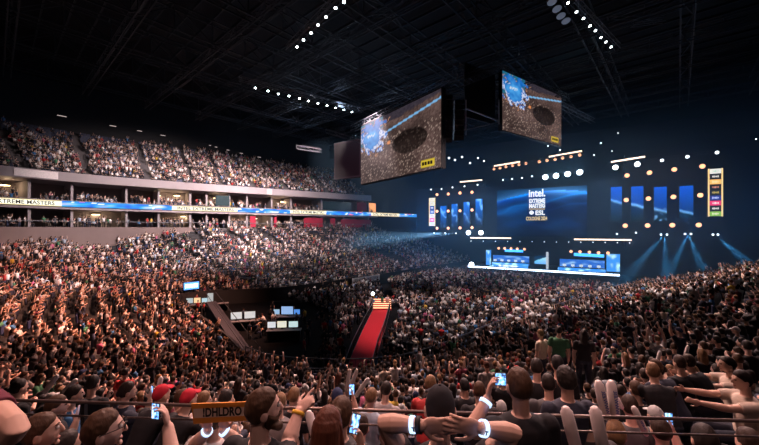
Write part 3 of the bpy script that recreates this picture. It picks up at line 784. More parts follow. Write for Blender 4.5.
hero('person in striped black and white top between the two men at far left', P(66, 446, 2.75), (.4, .9), hairstyle='short', hairc=0, shirtc=0, skin=1, stripes=True, floor=7.0)
hero('bare-armed person at the very left edge with one elbow bent', P(-40, 402, 1.7), (.5, .85), hairstyle='short', hairc=0, shirtc=11, skin=0, sleeve=.3,
     over={'shr': P(-14, 404, 1.55), 'elr': P(17, 428, 1.45), 'wrr': P(-8, 452, 1.5)})
hero('woman with long auburn hair hanging down her back', P(328, 428, 2.0), (.2, 1), hairstyle='long', hairc=5, shirtc=4, skin=0, k=.9)
hero('fair-haired person behind the auburn woman, holding up a phone with blue screen', P(341, 415, 2.35), (.3, .95), hairstyle='bun', hairc=2, shirtc=4, skin=0, k=.92,
     over={'elr': P(370, 485, 2.12), 'wrr': P(361, 447, 2.2)}, hands={'r': ((V((-.12, .12, 1)), V((-.6, -.5, 0))), dict(side=-1, curl=(.5,.55,.6,.6)))})
phone(P(355, 423.5, 2.2), (-.1, -1, 0), (.2, 0, 1), 'phone with a bright blue screen, held by the fair-haired person', .027, .068, 3.0)
hero('person in white shirt behind the orange sign, wearing two glowing wristbands', P(215, 418, 2.78), (-.1, 1), hairstyle='short', hairc=1, shirtc=2, skin=0, floor=7.0,
     over={'ell': P(198, 441, 2.62), 'wrl': P(208, 430, 2.58), 'elr': P(236, 441, 2.62), 'wrr': P(223, 430, 2.58)}, hands={'l': ((V((-.1, 0, 1)), V((0, 1, 0))), dict(side=1, curl=(.5,.5,.5,.5))), 'r': ((V((.1, 0, 1)), V((0, 1, 0))), dict(side=-1, curl=(.5,.5,.5,.5)))},
     bands=[('l', .9, 'led', None), ('r', .9, 'led', None)])
hero('person in navy shirt seen from behind just beyond the rail, curly dark hair', P(566, 380, 3.2), (-.05, 1), hairstyle='curly', hairc=0, shirtc=1, skin=1, floor=6.93, k=1.05)

# the orange sign
TL, TR, BL, BR = P(191, 404, 2.52), P(262, 401.5, 2.52), P(193.5, 424, 2.52), P(262, 419.5, 2.52)
sg = empty('fan_sign', (TL+BR)/2, 'orange cardboard sign with a white strip reading !DHLDRO', 'sign')
m = MB(); c0 = sg.location; q = [TL, TR, BR, BL]; m.add([p-c0 for p in q]+[p-c0+V((0, .012, 0)) for p in q], [(0,3,2,1), (4,5,6,7), (0,1,5,4), (1,2,6,5), (2,3,7,6), (3,0,4,7)])
m.build('board', mat('orange_card', (.62, .24, .03), .7), sg)
up_ = (TL-BL); m = MB(); a, b = BL+up_*.30, BR+(TR-BR)*.26; a2, b2 = BL+up_*.76, BR+(TR-BR)*.74; dv = V((0, -.002, 0))
m.add([p-c0+dv for p in (a+V((.012,0,0)), b, b2, a2+V((.012,0,0)))], [(0,1,2,3)]); m.build('white_strip', mat('paper_white', (.62, .5, .42), .8), sg)
m = MB(); ux = (b-a).normalized(); vs_, fs_ = text_mesh('!DHLDRO', .088, .0035, 'LEFT'); w = max(v.x for v in vs_); kx = .29/w
st_ = a+V((.075, -.004, .012)); m.add([st_-c0+ux*v.x*kx+V((0,0,1))*v.y for v in vs_], fs_); m.build('lettering', mat('ink_black', (.012,.01,.01), .7), sg)

# platform under the foreground people and the rail
m = MB(); m.box((.5, 1.75, 7.0), (6.5, 1.15, .3)); structure(m.build('floor_walkway', CONCD))
m = MB(); m.box((.5, 1.75, 3.35), (6.4, 1.05, 3.35)); structure(m.build('wall_walkway_support', BLACK))
A_, B_ = V((-4.6, 3.02, 0)), V((5.2, 2.62, 0)); dr = (B_-A_).normalized()
A_ = V((-2.37, 3.06, 0))-dr*2.6; B_ = V((2.5, 2.74, 0))+dr*2.6
rl = empty('guard_railing', ((A_+B_)/2).to_tuple()[:2]+(7.0,), 'long dark metal guard railing in front of the standing fans', 'railing')
for z_, r_ in ((8.45, .014), (8.325, .009), (7.95, .009), (7.6, .009)):
    m = MB(); m.tube([A_+V((0,0,z_))-rl.location, B_+V((0,0,z_))-rl.location], [r_, r_], 10); m.build('rail_bar', RAILM, rl, True)
for px in (84, 311, 572):
    Yp = 2.9
    for _ in range(4): X = (px-CX)/F*Yp; Yp = 3.06+(X+2.37)*(2.74-3.06)/4.87
    p = V(((px-CX)/F*Yp, Yp, 0)); m = MB(); m.beam(p+V((0,0,6.95))-rl.location, p+V((0,0,8.45))-rl.location, .036, .036); m.build('post', BLACK, rl)

# inflatable clapping sticks
def stick(p, q, r, label, txt=False):
    p, q = V(p), V(q); root = empty('clapping_stick', p, label, 'inflatable stick', 'white clapping sticks'); m = MB(); d = q-p
    m.tube([V((0,0,0)), d*.05, d*.5, d*.95, d], [r*.75, r, r*1.04, r, r*.75], 14); m.build('inflatable_tube', mat('white_plastic', (.72,.66,.64), .35), root, True)
    if txt:
        m = MB(); ux = d.normalized(); uz = ux.cross(V((0,-1,0))).normalized(); uz = -uz if False else uz
        text_on(m, d*.5+V((0,-r*1.12,0))-uz*.016, ux, uz, 'WWW.ESL', r*1.1, .001); m.build('lettering', mat('print_blue', (.05,.12,.45), .6), root)
SK = [((606,417,3.4),(598.5,383,3.4),.045,'left one of the tall pair with blue lettering behind the rail',1), ((615,417,3.4),(611,383,3.4),.045,'right one of the tall pair with blue lettering behind the rail',1),
      ((576,448,2.62),(566,410,2.62),.045,'held low beside the rail post, on its left',0), ((603,448,2.62),(595,410,2.62),.045,'held low just right of the rail post',0),
      ((646,434,3.3),(634,408,3.3),.03,'leaning one right of the fair-haired head behind the rail',1), ((622,408,3.6),(617,398,3.6),.022,'short one beside the leaning stick',0),
      ((346,390,9),(350,370,9),.05,'left arm of the V above the dark pit edge',0), ((349,391,9),(357,370,9),.05,'second of the V above the dark pit edge',0), ((356,396,8),(368,379,8),.05,'tilted one right of the V by the pit edge',0),
      ((157,394,4.6),(161,378,4.6),.03,'upright one above the red shirts at left',0), ((45,392,5.2),(57,376,5.2),.035,'tilted one in the left crowd',0), ((64,392,5.0),(76,380,5.0),.035,'second tilted one in the left crowd',0),
      ((656,368,6),(660,352,6),.03,'thin upright one in the right stand',0), ((684,360,7),(688,346,7),.03,'farther upright one in the right stand',0), ((317,445,2.6),(309,413,2.65),.032,'curved pale one left of the auburn woman',0)]
for a, b, r, lb, tx in SK: stick(P(*a), P(*b), r, 'white inflatable clapping stick, '+lb, tx)

# ------------------------------------------------------------------ individual spectators (nearest 300)
def clear(p):
    for f_ in forced:
        if (p['x']-f_['x'])**2+(p['y']-f_['y'])**2 < .30: return False
    for hx, hy in HEROPT:
        if (p['x']-hx)**2+(p['y']-hy)**2 < .2: return False
    return p['y'] > 3.25 or abs(p['x']) > 4.7
people = [p for p in people if clear(p)]
cand = sorted([p for p in people if near_ok(p)], key=lambda p: p['y'])
NIND = 300-len(HEROPT)-len(forced)
chosen = cand[:NIND]; ids = set(id(p) for p in chosen); crowd = [p for p in people if id(p) not in ids]
chosen = forced+chosen
PROTO = {}
USED = ['lap', 'lean', 'clap_sit', 'up_sit', 'stand', 'clap', 'up', 'phone', 'reach']
M_SHOE = mat('shoe_dark', (.03,.03,.035), .6)
for kd in USED:
    J = pose(kd); Mh = frame((0, 1, -.08 if kd != 'lean' else .1)); b = full_body(J, Mh, None, True)
    me = remeshed(b, 'spectator_body', [M_SKIN, M_EYE, M_LIP, M_SHOE], .012, 1); face_mats(me, J['head'], Mh)
    for p in me.polygons:
        if p.center.z < .12: p.material_index = 3
    sh = remeshed(shirt_builder(J, 1.0), 'shirt', [M_CLOTH], .017, 2); tr = remeshed(trouser_builder(J), 'trousers', [M_CLOTH], .02, 2)
    PROTO[kd] = (me, sh, tr, Matrix.Translation(J['head']) @ Mh.to_4x4())
HM = {s: hair_mesh(s, .011, i) for i, s in enumerate(('short', 'tuft', 'long', 'bun', 'cap', 'curly'))}
PN = {'lap': 'seated', 'lean': 'leaning', 'clap_sit': 'clapping', 'up_sit': 'arms-raised', 'stand': 'standing', 'clap': 'standing clapping', 'up': 'standing arms-up', 'phone': 'filming', 'reach': 'arms-stretched'}
def rowk(p): return p['k'] if 'k' in p else row_z(p['x'], p['y'])[1]
for p in chosen: p['k'] = rowk(p)
kmax = max(p['k'] for p in chosen)
byrow = {}
for p in chosen: byrow.setdefault(p['k'], []).append(p)
for k_, L_ in byrow.items():
    L_.sort(key=lambda p: p['x']/p['y'])
    for i, p in enumerate(L_): p['ord'] = i+1
def nth(i): return '%d%s' % (i, 'th' if 10 <= i % 100 <= 20 else {1: 'st', 2: 'nd', 3: 'rd'}.get(i % 10, 'th'))
for p in chosen:
    me, sh, tr, HT = PROTO[p['pose']]
    o = bpy.data.objects.new('spectator', me); COL.objects.link(o); o.location = (p['x'], p['y'], p['z']); o.rotation_euler = (0, 0, p['rot']); o.scale = (p['s'],)*3
    o.color = (*SKINS[p['skin']], 1)
    style = 'cap' if p['hs'] == 2 else random.choice(['long', 'long', 'bun']) if p['hs'] else random.choice(['short', 'short', 'short', 'tuft', 'curly', 'cap'] if 'forced' not in p else ['short', 'tuft'])
    sc_, sn, _ = SHIRTS[p['shirt']]
    for nm, mm, cc, T in (('shirt', sh, sc_, None), ('trousers', tr, (.03, .035, .055), None), ('cap' if style == 'cap' else 'hair', HM[style], HAIRS[p['hair']][:3] if style != 'cap' else (.5,.02,.04) if p['hs'] == 2 else random.choice([(.02,.02,.02), (.02,.03,.08), (.4,.4,.4)]), HT)):
        c = bpy.data.objects.new(nm, mm); COL.objects.link(c); c.parent = o; c.color = (*cc, 1)
        if T is not None: c.matrix_local = T
    hd = 'red cap' if p['hs'] == 2 else 'cap' if style == 'cap' else HAIRS[p['hair']][3]+' hair'
    tag(o, '%s spectator in %s shirt, %s, row %d below the rail, %s from left' % (PN[p['pose']], sn, hd, kmax-p['k']+1, nth(p['ord'])), 'person', 'spectators below the rail')

# ------------------------------------------------------------------ the rest of the crowd: one object
def crowd_mesh():
    VV = []; CC = []; QL = []; TL_ = []; base = 0
    groups = {}
    for p in crowd:
        d = math.hypot(p['x'], p['y']); lod = 2 if d < 30 else 3
        groups.setdefault((p['pose'], p['hs'], lod), []).append(p)
    for (ps, hs, lod), L_ in groups.items():
        tv, tf, sl = template(ps, hs, lod); n = len(L_); nv = len(tv)
        A = np.array([(p['x'], p['y'], p['z'], p['rot'], p['s']) for p in L_])
        c, s = np.cos(A[:, 3]), np.sin(A[:, 3]); X = tv[None, :, 0]*A[:, 4:5]; Y_ = tv[None, :, 1]*A[:, 4:5]; Z = tv[None, :, 2]*A[:, 4:5]
        wx = X*c[:, None]-Y_*s[:, None]+A[:, 0:1]; wy = X*s[:, None]+Y_*c[:, None]+A[:, 1:2]; wz = Z+A[:, 2:3]
        VV.append(np.stack([wx, wy, wz], -1).reshape(-1, 3))
        pal = np.zeros((n, 4, 3))
        for i, p in enumerate(L_):
            pal[i, 0] = SKINS[p['skin']]; pal[i, 1] = HAIRS[p['hair']][:3]; pal[i, 2] = SHIRTS[p['shirt']][0]; pal[i, 3] = random.choice([(.02,.022,.03), (.04,.05,.09), (.12,.10,.08)])
        col = pal[:, sl, :]; CC.append(np.concatenate([col, np.ones((n, nv, 1))], -1).reshape(-1, 4))
        q = np.array([f for f in tf if len(f) == 4], np.int64); t_ = np.array([f for f in tf if len(f) == 3], np.int64).reshape(-1, 3)
        off = base+np.arange(n)*nv
        QL.append((q[None]+off[:, None, None]).reshape(-1, 4)); TL_.append((t_[None]+off[:, None, None]).reshape(-1, 3)); base += n*nv
    v = np.concatenate(VV).astype(np.float32); q = np.concatenate(QL); t_ = np.concatenate(TL_); c = np.concatenate(CC).astype(np.float32)
    me = bpy.data.meshes.new('spectator_crowd'); me.vertices.add(len(v)); me.vertices.foreach_set('co', v.ravel())
    nl = q.size+t_.size; me.loops.add(nl); me.loops.foreach_set('vertex_index', np.concatenate([q.ravel(), t_.ravel()]).astype(np.int32))
    npoly = len(q)+len(t_); me.polygons.add(npoly)
    me.polygons.foreach_set('loop_start', np.concatenate([np.arange(len(q))*4, q.size+np.arange(len(t_))*3]).astype(np.int32))
    me.polygons.foreach_set('use_smooth', np.ones(npoly, bool)); me.update()
    a = me.color_attributes.new('Col', 'FLOAT_COLOR', 'POINT'); a.data.foreach_set('color', c.ravel())
    me.materials.append(attr_mat('crowd_cloth_skin_hair'))
    o = bpy.data.objects.new('spectator_crowd', me); COL.objects.link(o)
    tag(o, 'packed crowd filling the stands and the arena floor around the dark pit', 'crowd', None, 'stuff')
    print('CROWD', len(crowd), 'verts', len(v), 'ind', len(chosen), 'nearest-dist', chosen[-1]['y'])
crowd_mesh()
mb = MB()
for (x, y, z, r) in seats:
    ux = V((math.cos(r), math.sin(r), 0)); uy = V((-math.sin(r), math.cos(r), 0)); c = V((x, y, z))
    mb.obox(c+V((0,0,.43)), ux*.23, uy*.2, V((0,0,.03))); mb.obox(c-uy*.22+V((0,0,.66)), ux*.23, uy*.03, V((0,0,.24)))
o = mb.build('stadium_seats', mat('seat_navy', (.02, .028, .07), .5)); tag(o, 'navy folding stadium seats left empty among the crowd', 'seats', None, 'stuff')

# ------------------------------------------------------------------ stage
E3 = V((.8485, -.5292, 0)); N3 = V((-.5292, -.8485, 0)); Z3 = V((0, 0, 1)); S3 = V((20.7, 78.0, 0))
def SP(s, w, z): return S3+E3*s+N3*w+Z3*z
def sx(px, w=0):
    m_ = (px-CX)/F; return (m_*(S3.y+N3.y*w)-S3.x-N3.x*w)/(E3.x-m_*E3.y)
def st(px, py, w=0):
    s = sx(px, w); p = SP(s, w, 0); return s, EYE+(HY-py)/F*p.y
def sbox(mb, s0, s1, w0, w1, z0, z1, mi=0): mb.obox(SP((s0+s1)/2, (w0+w1)/2, (z0+z1)/2), E3*(s1-s0)/2, N3*(w1-w0)/2, Z3*(z1-z0)/2, mi)
SEND = sx(619.5)
mb = MB(); sbox(mb, -2, SEND, -12, 0, 0, 1.45); structure(mb.build('floor_stage', BLACK))
mb = MB(); sbox(mb, -14, 54, -13, -12.6, 0, 32); structure(mb.build('wall_stage_back', BLACK))
mb = MB(); sbox(mb, -14, 3.4, -6, -1.2, 7.8, 20); sbox(mb, 29, 50, -6, -1.2, 6.5, 24); sbox(mb, 3.4, 29, -6, -1.2, 8.3, 19.6)
structure(mb.build('wall_stage_backing', BLACK))
o = MB(); sbox(o, -.4, SEND, 0, .12, 1.25, 1.58); o = o.build('stage_edge_light', glow('stage_edge_led', (.55, .75, 1), 5)); tag(o, 'long bright LED strip along the front edge of the stage', 'light')
# main screen
def led_panel(name, s0, s1, z0, z1, w, fn, nx, ny, label, cat, m=None, group=None, depth=.35):
    c = SP((s0+s1)/2, w, (z0+z1)/2); root = empty(name, c, label, cat, group)
    b = MB(); b.obox(-N3*(depth/2+.03), E3*((s1-s0)/2+.12), N3*depth/2, Z3*((z1-z0)/2+.12)); b.build('screen_frame', BLACK, root)
    screen_grid('screen_picture', V((0,0,0)), E3, Z3, s1-s0, z1-z0, nx, ny, fn, m or M_LED, root); return root
def fnoise(x, y, z=0): return mnoise.noise(V((x, y, z)))
def earth(u, v):
    yc = .66+.27*(1-((u-.66)/.8)**2); d = v-yc
    if d > 0: b = math.exp(-d*14)*.55; return (.0+b*.08, .02+b*.35, .06+b*.95)
    g = math.exp(d*16); cl = max(0, fnoise(u*5, v*9+u*3, 2)); c2 = max(0, fnoise(u*2.2+1, v*5-u*2, 7)-.05)
    streak = max(0, math.sin((v-.35*u)*26+fnoise(u*3, v*3)*3))**6*math.exp(d*7)
    hot = math.exp(-((u-.78)/.22)**2)*math.exp(d*20)
    fade = max(.0, .12+v*1.05)
    return (.15*hot, (.006+.10*g+.12*c2+.30*streak+.55*hot+.03*cl)*fade, (.07+.60*g+.46*c2+.85*streak+1.1*hot+.16*cl)*fade)
s0, z1 = st(497, 190.5); s1, _ = st(587, 184); _, z0 = st(497, 236)
ms = led_panel('main_stage_screen', s0, s1, z0, z1, 0, earth, 96, 52, 'big blue earth picture LED screen in the middle of the stage with tournament lettering', 'screen')
def on_screen(px, py, w=.05): s_, z_ = st(px, py, 0); return SP(s_, w, z_)-ms.location
LW = glow('lettering_white', (.9, .95, 1), 1.25); LY = glow('lettering_gold', (1, .75, .35), 1.0)
mb = MB()
for txt, cx, yb, yt, x0, x1, off in (('intel.', 537, 196.5, 189, 529, 545.5, .06), ('EXTREME', 537, 202.8, 198.6, 529, 545, .05), ('MASTERS', 537, 207.6, 203.6, 529, 545, .05), ('ESL', 540, 214.8, 210.4, 535.5, 545, .05)):
    c = on_screen(cx, yb); a, b = st(x0, yb)[0], st(x1, yb)[0]; h = (yb-yt)/F*SP(st(cx, yb)[0], 0, 0).y
    text_on(mb, c, E3, Z3, txt, h/.72, off*.8, width=b-a)
mb.tube([on_screen(531.6, 212.6, .03), on_screen(531.6, 212.6, .09)], [.42, .42], 18, rnd=False)
mb.build('lettering', LW, ms)
mb = MB(); c = on_screen(536.5, 220.2); text_on(mb, c, E3, Z3, 'COLOGNE 2024', 1.05, .02, width=st(547, 220)[0]-st(526, 220)[0]); p_, q_ = on_screen(529, 209), on_screen(545, 209); mb.beam(p_, q_, .03, .12)
mb.build('gold_lettering', LY, ms)

def strips(u, v, sd=0):
    b = max(0, math.sin((v*.9+u*.35)*10+sd*1.3+fnoise(u*2+sd, v*4)*2.5))**5; t = max(0, v)**.7
    fade = .08+.92*min(1, v*1.3) if True else 1
    return (.25*b*fade, (.05+.60*b+.12*t)*fade, (.30+1.1*b+.55*t)*fade)
LS = [((439.8,445.8),(206,228)), ((451,456.8),(204,228)), ((463,469),(202,228)), ((475,482),(199,226))]
for i, ((a, b), (yt, yb)) in enumerate(LS):
    s_, zt = st(a, yt); s2, _ = st(b, yt); _, zb = st(a, yb)
    led_panel('led_column', s_, s2, zb, zt, -.4, lambda u, v, i=i: strips(u, v, i), 8, 34, 'tall narrow blue LED column left of the main screen, %s from the left' % ORD[i], 'screen', None, 'blue LED columns')
RS = [((611,622),(187,221)), ((631.4,643.7),(186.5,221)), ((654.4,667.2),(187,221)), ((680,693.9),(186,218))]
for i, ((a, b), (yt, yb)) in enumerate(RS):
    s_, zt = st(a, yt); s2, _ = st(b, yt); _, zb = st(a, yb)
    def rs(u, v, i=i):
        arc = .62-.13*i-.10*u+.02*fnoise(u*3, v*3, i); d = abs(v-arc); r = math.exp(-(d/.035)**2)*(1 if i != 1 else 1.2); hz = 1 if v > arc else .35
        if i == 2 and v < .42: r += .9*max(0, fnoise(u*3, v*8, 4)-.1)*2
        return (.0+.15*r, (.015+.10*v*hz+.42*r), (.05+.75*v)*hz+.8*r)
    led_panel('led_column', s_, s2, zb, zt, -.4, rs, 14, 40, 'tall blue LED column right of the main screen, %s from the left' % ORD[i], 'screen', None, 'blue LED columns')
# sponsor boards
def board(x0, x1, yt, yb, cols, label, bright=1.0):
    s_, zt = st(x0, yt, .3); s2, _ = st(x1, yt, .3); _, zb = st(x0, yb, .3); c = SP((s_+s2)/2, .3, (zt+zb)/2); root = empty('sponsor_board', c, label, 'display')
    w, h = s2-s_, zt-zb; b = MB(); b.obox(-N3*.2, E3*(w/2+.1), N3*.17, Z3*(h/2+.1)); b.build('board_frame', BLACK, root)
    e = MB()
    for sg_ in (-1, 1): e.obox(E3*sg_*(w/2-.09), E3*.09, N3*.03, Z3*h/2)
    e.build('lit_edge', glow('board_edge', (1, .72, .30), 1.1), root)
    n = len(cols)
    for i, (cc, mk) in enumerate(cols):
        zc = h/2-h*(i+.5)/n; t = MB(); t.obox(Z3*zc, E3*(w/2-.22), N3*.02, Z3*(h/n/2-.05)); t.build('advert_panel', glow('advert_%d_%d_%d' % tuple(int(q*20) for q in cc), cc, bright), root)
        t = MB(); ww = w/2-.5
        for r_ in range(5):
            x_ = -ww+ww*2*(r_+.5)/5; t.obox(Z3*zc+E3*x_+N3*.03, E3*ww*.13, N3*.01, Z3*h/n*(.10+.05*((r_*7+i) % 3)))
        t.build('advert_marks', glow('mark_%d' % int(mk[0]*9+mk[1]*90), mk, bright), root)
D = (.02,.02,.02); W_ = (.95,.95,.9)
board(708, 723, 169, 216.5, [((.85,.9,.85),(.3,.5,.4)), (D,W_), ((.95,.55,.15),(1,.9,.5)), (D,(.8,.3,.2)), (D,(.6,.5,.1)), ((.02,.05,.3),(.6,.7,1)), ((.85,.05,.18),W_), (D,W_), ((.25,.5,.08),(.9,.95,.7))], 'tall sponsor board at the right end of the stage, stack of coloured adverts', 1.1)
board(429, 435.2, 198, 226, [((.9,.88,.7),(.3,.3,.2)), ((.85,.85,.7),(.3,.3,.2)), ((.05,.1,.35),W_), ((.1,.2,.5),W_), ((.9,.9,.9),(.2,.2,.5)), ((.85,.2,.5),W_), ((.8,.85,.9),(.2,.3,.6))], 'narrow sponsor board at the left end of the stage, mostly pale adverts', 1.2)

# player desks with LED fronts
def desk(x0, x1, yt, yb, w, label, n):
    s_, zt = st(x0, yt, w); s2, _ = st(x1, yt, w); _, zb = st((x0+x1)/2, yb, w); c = SP((s_+s2)/2, w, 1.45); root = empty('player_desk', c, label, 'desk', 'player desks'); Wd = s2-s_
    def fn(u, v):
        a = fnoise(u*7+n, v*3, n*5); b = fnoise(u*16, v*5, n)
        if .35 < v < .7 and .25 < u < .75 and b > -.15: return (1.1, 1.35, 1.6)
        return (.05+max(0, a)*1.4, .38+max(0, a)*2.2, 1.3+max(0, a)*1.2)
    screen_grid('desk_front_screen', Z3*(zb+(zt-zb)*.25-1.45)+N3*.5, E3, Z3, Wd, (zt-zb)*.5, 30, 10, fn, M_LED, root)
    b = MB(); b.obox(Z3*(zb+(zt-zb)*.25-1.45)+N3*.2, E3*Wd/2, N3*.28, Z3*(zt-zb)*.25); b.obox(Z3*(zb+(zt-zb)*.52-1.45)-N3*.1, E3*(Wd/2+.1), N3*.7, Z3*.05); b.build('desk_body', BLACK, root)
    hh = (zt-zb)
    screen_grid('team_backdrop', Z3*(zb+hh*.62-1.45)-N3*2.2, E3, Z3, Wd*.96, hh*.75, 30, 12, lambda u, v: ((.02+.5*max(0, fnoise(u*5, v*4, n+2))), .16+.8*max(0, fnoise(u*5, v*4, n+2)), .75+.6*max(0, fnoise(u*5, v*4, n+2))), M_LED, root)
    b = MB(); b.obox(Z3*(zb+hh*.62-1.45)-N3*2.32, E3*Wd*.49, N3*.08, Z3*hh*.39); b.build('backdrop_frame', BLACK, root)
    for i in range(5):
        e = E3*(Wd*(i-2)/5.6); m1 = MB(); m1.obox(e+Z3*(zb+hh*.66-1.45), E3*.32, N3*.03, Z3*.2); m1.beam(e+Z3*(zb+hh*.54-1.45), e+Z3*(zb+hh*.62-1.45), .08); mm = m1.build('monitor', glow('monitor_back', (.7,.85,1), .9), root)
        pl = SP((s_+s2)/2, w, 1.45)+e-N3*.9; people_on_stage.append((pl, n*5+i))
people_on_stage = []
desk(490, 528.5, 255.5, 269, -3.5, 'blue glowing player desk on the left half of the stage under five amber lamps', 0)
desk(558, 606, 259.5, 276, -3.5, 'blue glowing player desk on the right half of the stage under five amber lamps', 1)
led_panel('stage_floor_screen', *[st(534.5, 260, -5)[0], st(547, 260, -5)[0]], 2.3, 4.1, -5, lambda u, v: (.15+.5*v*u, .5+.5*v, 1.1) if v < .35+.55*u else (.0, .03, .10), 14, 10, 'small slanted blue screen between the two player desks', 'screen')
for (a, b, lb) in ((606.5, 620, 'right of the right player desk'), (486, 491, 'left of the left player desk')):
    led_panel('stage_side_screen', st(a, 262, -2)[0], st(b, 262, -2)[0], 1.8, 5.2, -2, lambda u, v: (.05+.9*max(0, fnoise(u*3, v*4, 8)), .35+1.2*max(0, fnoise(u*3, v*4, 8)), 1.1), 14, 12, 'blue patterned screen '+lb, 'screen')
m = MB(); s_, zz = st(547.3, 252, -3); m.beam(SP(s_, -3, 1.45), SP(s_, -3, zz), .35, .35); tag(m.build('light_pole', glow('pole_white', (.75,.85,.95), .6)), 'slim pale glowing pole between the player desks', 'pole')
for (pl, i) in people_on_stage:
    pj = pose('lap'); o = bpy.data.objects.new('player', PROTO['lap'][0]); COL.objects.link(o); o.location = (pl.x, pl.y, 1.5); r = math.atan2(-N3.x, N3.y); o.rotation_euler = (0,0,r); o.color = (*SKINS[i % 3], 1)
    for nm, mm, cc, T in (('shirt', PROTO['lap'][1], (.55,.55,.55) if i < 5 else (.05,.07,.2), None), ('hair', HM['short'], HAIRS[i % 3][:3], PROTO['lap'][3])):
        c = bpy.data.objects.new(nm, mm); COL.objects.link(c); c.parent = o; c.color = (*cc, 1)
        if T is not None: c.matrix_local = T
    tag(o, 'seated player at the %s stage desk, %s from the left' % ('left' if i < 5 else 'right', ORD[i % 5]), 'person', 'players on stage')

# lamps -------------------------------------------------------------
_lm = {}
def lamp(name, p, d, r, m, label, group, cat='stage lamp'):
    key = (m.name,)
    if key not in _lm:
        a = MB(); a.tube([(0,0,-1.6), (0,0,-1.2), (0,0,-.02)], [.55, .95, 1.08], 16, rnd=False)
        y = MB(); y.tube([(-1.25,0,-.7), (-1.3,0,-1.9), (-.5,0,-2.4), (.5,0,-2.4), (1.3,0,-1.9), (1.25,0,-.7)], [.1]*6, 6)
        l = MB(); l.ell((0,0,.0), (1,1,.18), None, 20, 8)
        _lm[key] = (a.mesh('lamp_housing', BLACK, True), y.mesh('yoke', STEEL, True), l.mesh('lens', m, True))
    o = bpy.data.objects.new(name, None); o.empty_display_size = .1; COL.objects.link(o); o.location = p
    o.rotation_mode = 'QUATERNION'; o.rotation_quaternion = V(d).to_track_quat('Z', 'Y'); o.scale = (r, r, r)
    for nm, me in zip(('lamp_housing', 'yoke', 'lens'), _lm[key]): c = bpy.data.objects.new(nm, me); COL.objects.link(c); c.parent = o
    tag(o, label, cat, group); return o
def point(p, e, c, r=.2):
    l = bpy.data.lights.new('point_light', 'POINT'); l.energy = e; l.color = c; l.shadow_soft_size = r; o = bpy.data.objects.new('point_light', l); o.location = p; COL.objects.link(o); return o
def spot(p, tgt, e, c, ang, blend=.3, r=.15):
    l = bpy.data.lights.new('spot_light', 'SPOT'); l.energy = e; l.color = c; l.spot_size = math.radians(ang); l.spot_blend = blend; l.shadow_soft_size = r
    o = bpy.data.objects.new('spot_light', l); o.location = p; o.rotation_mode = 'QUATERNION'; o.rotation_quaternion = (V(tgt)-V(p)).to_track_quat('-Z', 'Y'); COL.objects.link(o); return o
AMB = (1, .52, .22)
def srow(pts, w, m, r, label, group, e=0, col=AMB):
    for i, (x, y) in enumerate(pts):
        s_, z_ = st(x, y, w); p = SP(s_, w, z_); d = (V((0, 0, EYE))-p).normalized()*.6+N3*.4
        lamp('stage_lamp', p, d, r, m, label % ORD[i] if '%' in label else label, group)
        if e: point(p+d.normalized()*.5, e, col, r*.8)
for nm, col_ in (('left', [(437,194.6),(448.2,194),(460,193),(472,192.2)]), ('left', [(437,211.3),(448.2,211),(460,210.7),(472,210)]), ('left', [(437,228.3),(448.2,228.2),(460,228),(472,227.6)]),
      ('right', [(627,175.5),(649.5,172.7),(674.3,169.5),(702.4,166.3)]), ('right', [(626.2,200),(648.4,198.6),(673.4,196.9),(700.3,195.2)]), ('right', [(625.2,225.7),(647.6,225.5),(672.3,225.2),(698.8,225)])):
    lv = 'top' if col_[0][1] in (194.6, 175.5) else ('middle' if col_[0][1] in (211.3, 200) else 'bottom')
    srow(col_, .6, AMBER, .33 if nm == 'left' else .38, 'amber lamp in the %s row of the %s LED columns, %%s from the left' % (lv, nm), 'amber lamps between LED columns', 34)
srow([(494,169),(500,168),(506,166.7),(512.5,165.6),(519,164.6),(526,163.4),(539.3,161.7),(547,160.4),(555,159.3),(562.6,158),(571,156.6),(579.7,155)], 3, AMBER, .27, 'amber lamp on the truss above the main screen, %s from the left', 'amber truss lamps', 14)
srow([(498.7,248.3),(504.7,248.4),(511,248.6),(517.2,248.9),(524.4,249.2)], -1.5, AMBER, .27, 'amber lamp above the left player desk, %s from the left', 'amber desk lamps', 14)
srow([(571,251.5),(580,251.8),(589.4,252.2),(598.6,252.7),(608,253)], -1.5, AMBER, .28, 'amber lamp above the right player desk, %s from the left', 'amber desk lamps', 14)
srow([(545.3,177.2),(556,175.7),(567.6,174),(579.8,172.3)], 2, WHITEL, .5, 'big dazzling white lamp above the right half of the main screen, %s from the left', 'big white stage lamps', 320, (.5,.75,1))
srow([(468.4,232.7),(480.9,232.7)], 1.5, WHITEL, .5, 'big dazzling white lamp left of the main screen at its foot, %s from the left', 'big white stage lamps', 320, (.5,.75,1))
srow([(615.4,167.4),(637.3,164.2)], 1.5, WHITEL, .42, 'white lamp above the right LED columns, %s from the left', 'big white stage lamps', 60, (.6,.8,1))
srow([(471.5,264.5)], 1.0, WHITEL, .55, 'dazzling white lamp at the left end of the stage edge', 'big white stage lamps', 320, (.5,.75,1))
SMALLB = glow('small_white_lens', (.75, .88, 1), 3)
srow([(431,189.5),(441.5,189),(452.5,187.4),(464.5,186.3),(477.5,184.8),(503,180),(512,179),(522,178),(532,176.3)], 1, SMALLB, .17, 'small white moving lamp above the stage left side, %s from the left', 'small moving lamps on top')
srow([(662,160.4),(687.5,156.7),(717,152.5)], 1, SMALLB, .26, 'small white moving lamp above the right LED columns, %s from the left', 'small moving lamps on top')
srow([(434,233),(445,233),(456,233.2),(617,234),(636,232.7),(661,234.6),(667,234.6),(685,234),(691,234),(713,234.6),(718,234.6)], .8, SMALLB, .15, 'small white moving lamp along the foot of the LED columns, %s from the left', 'small moving lamps at the foot')
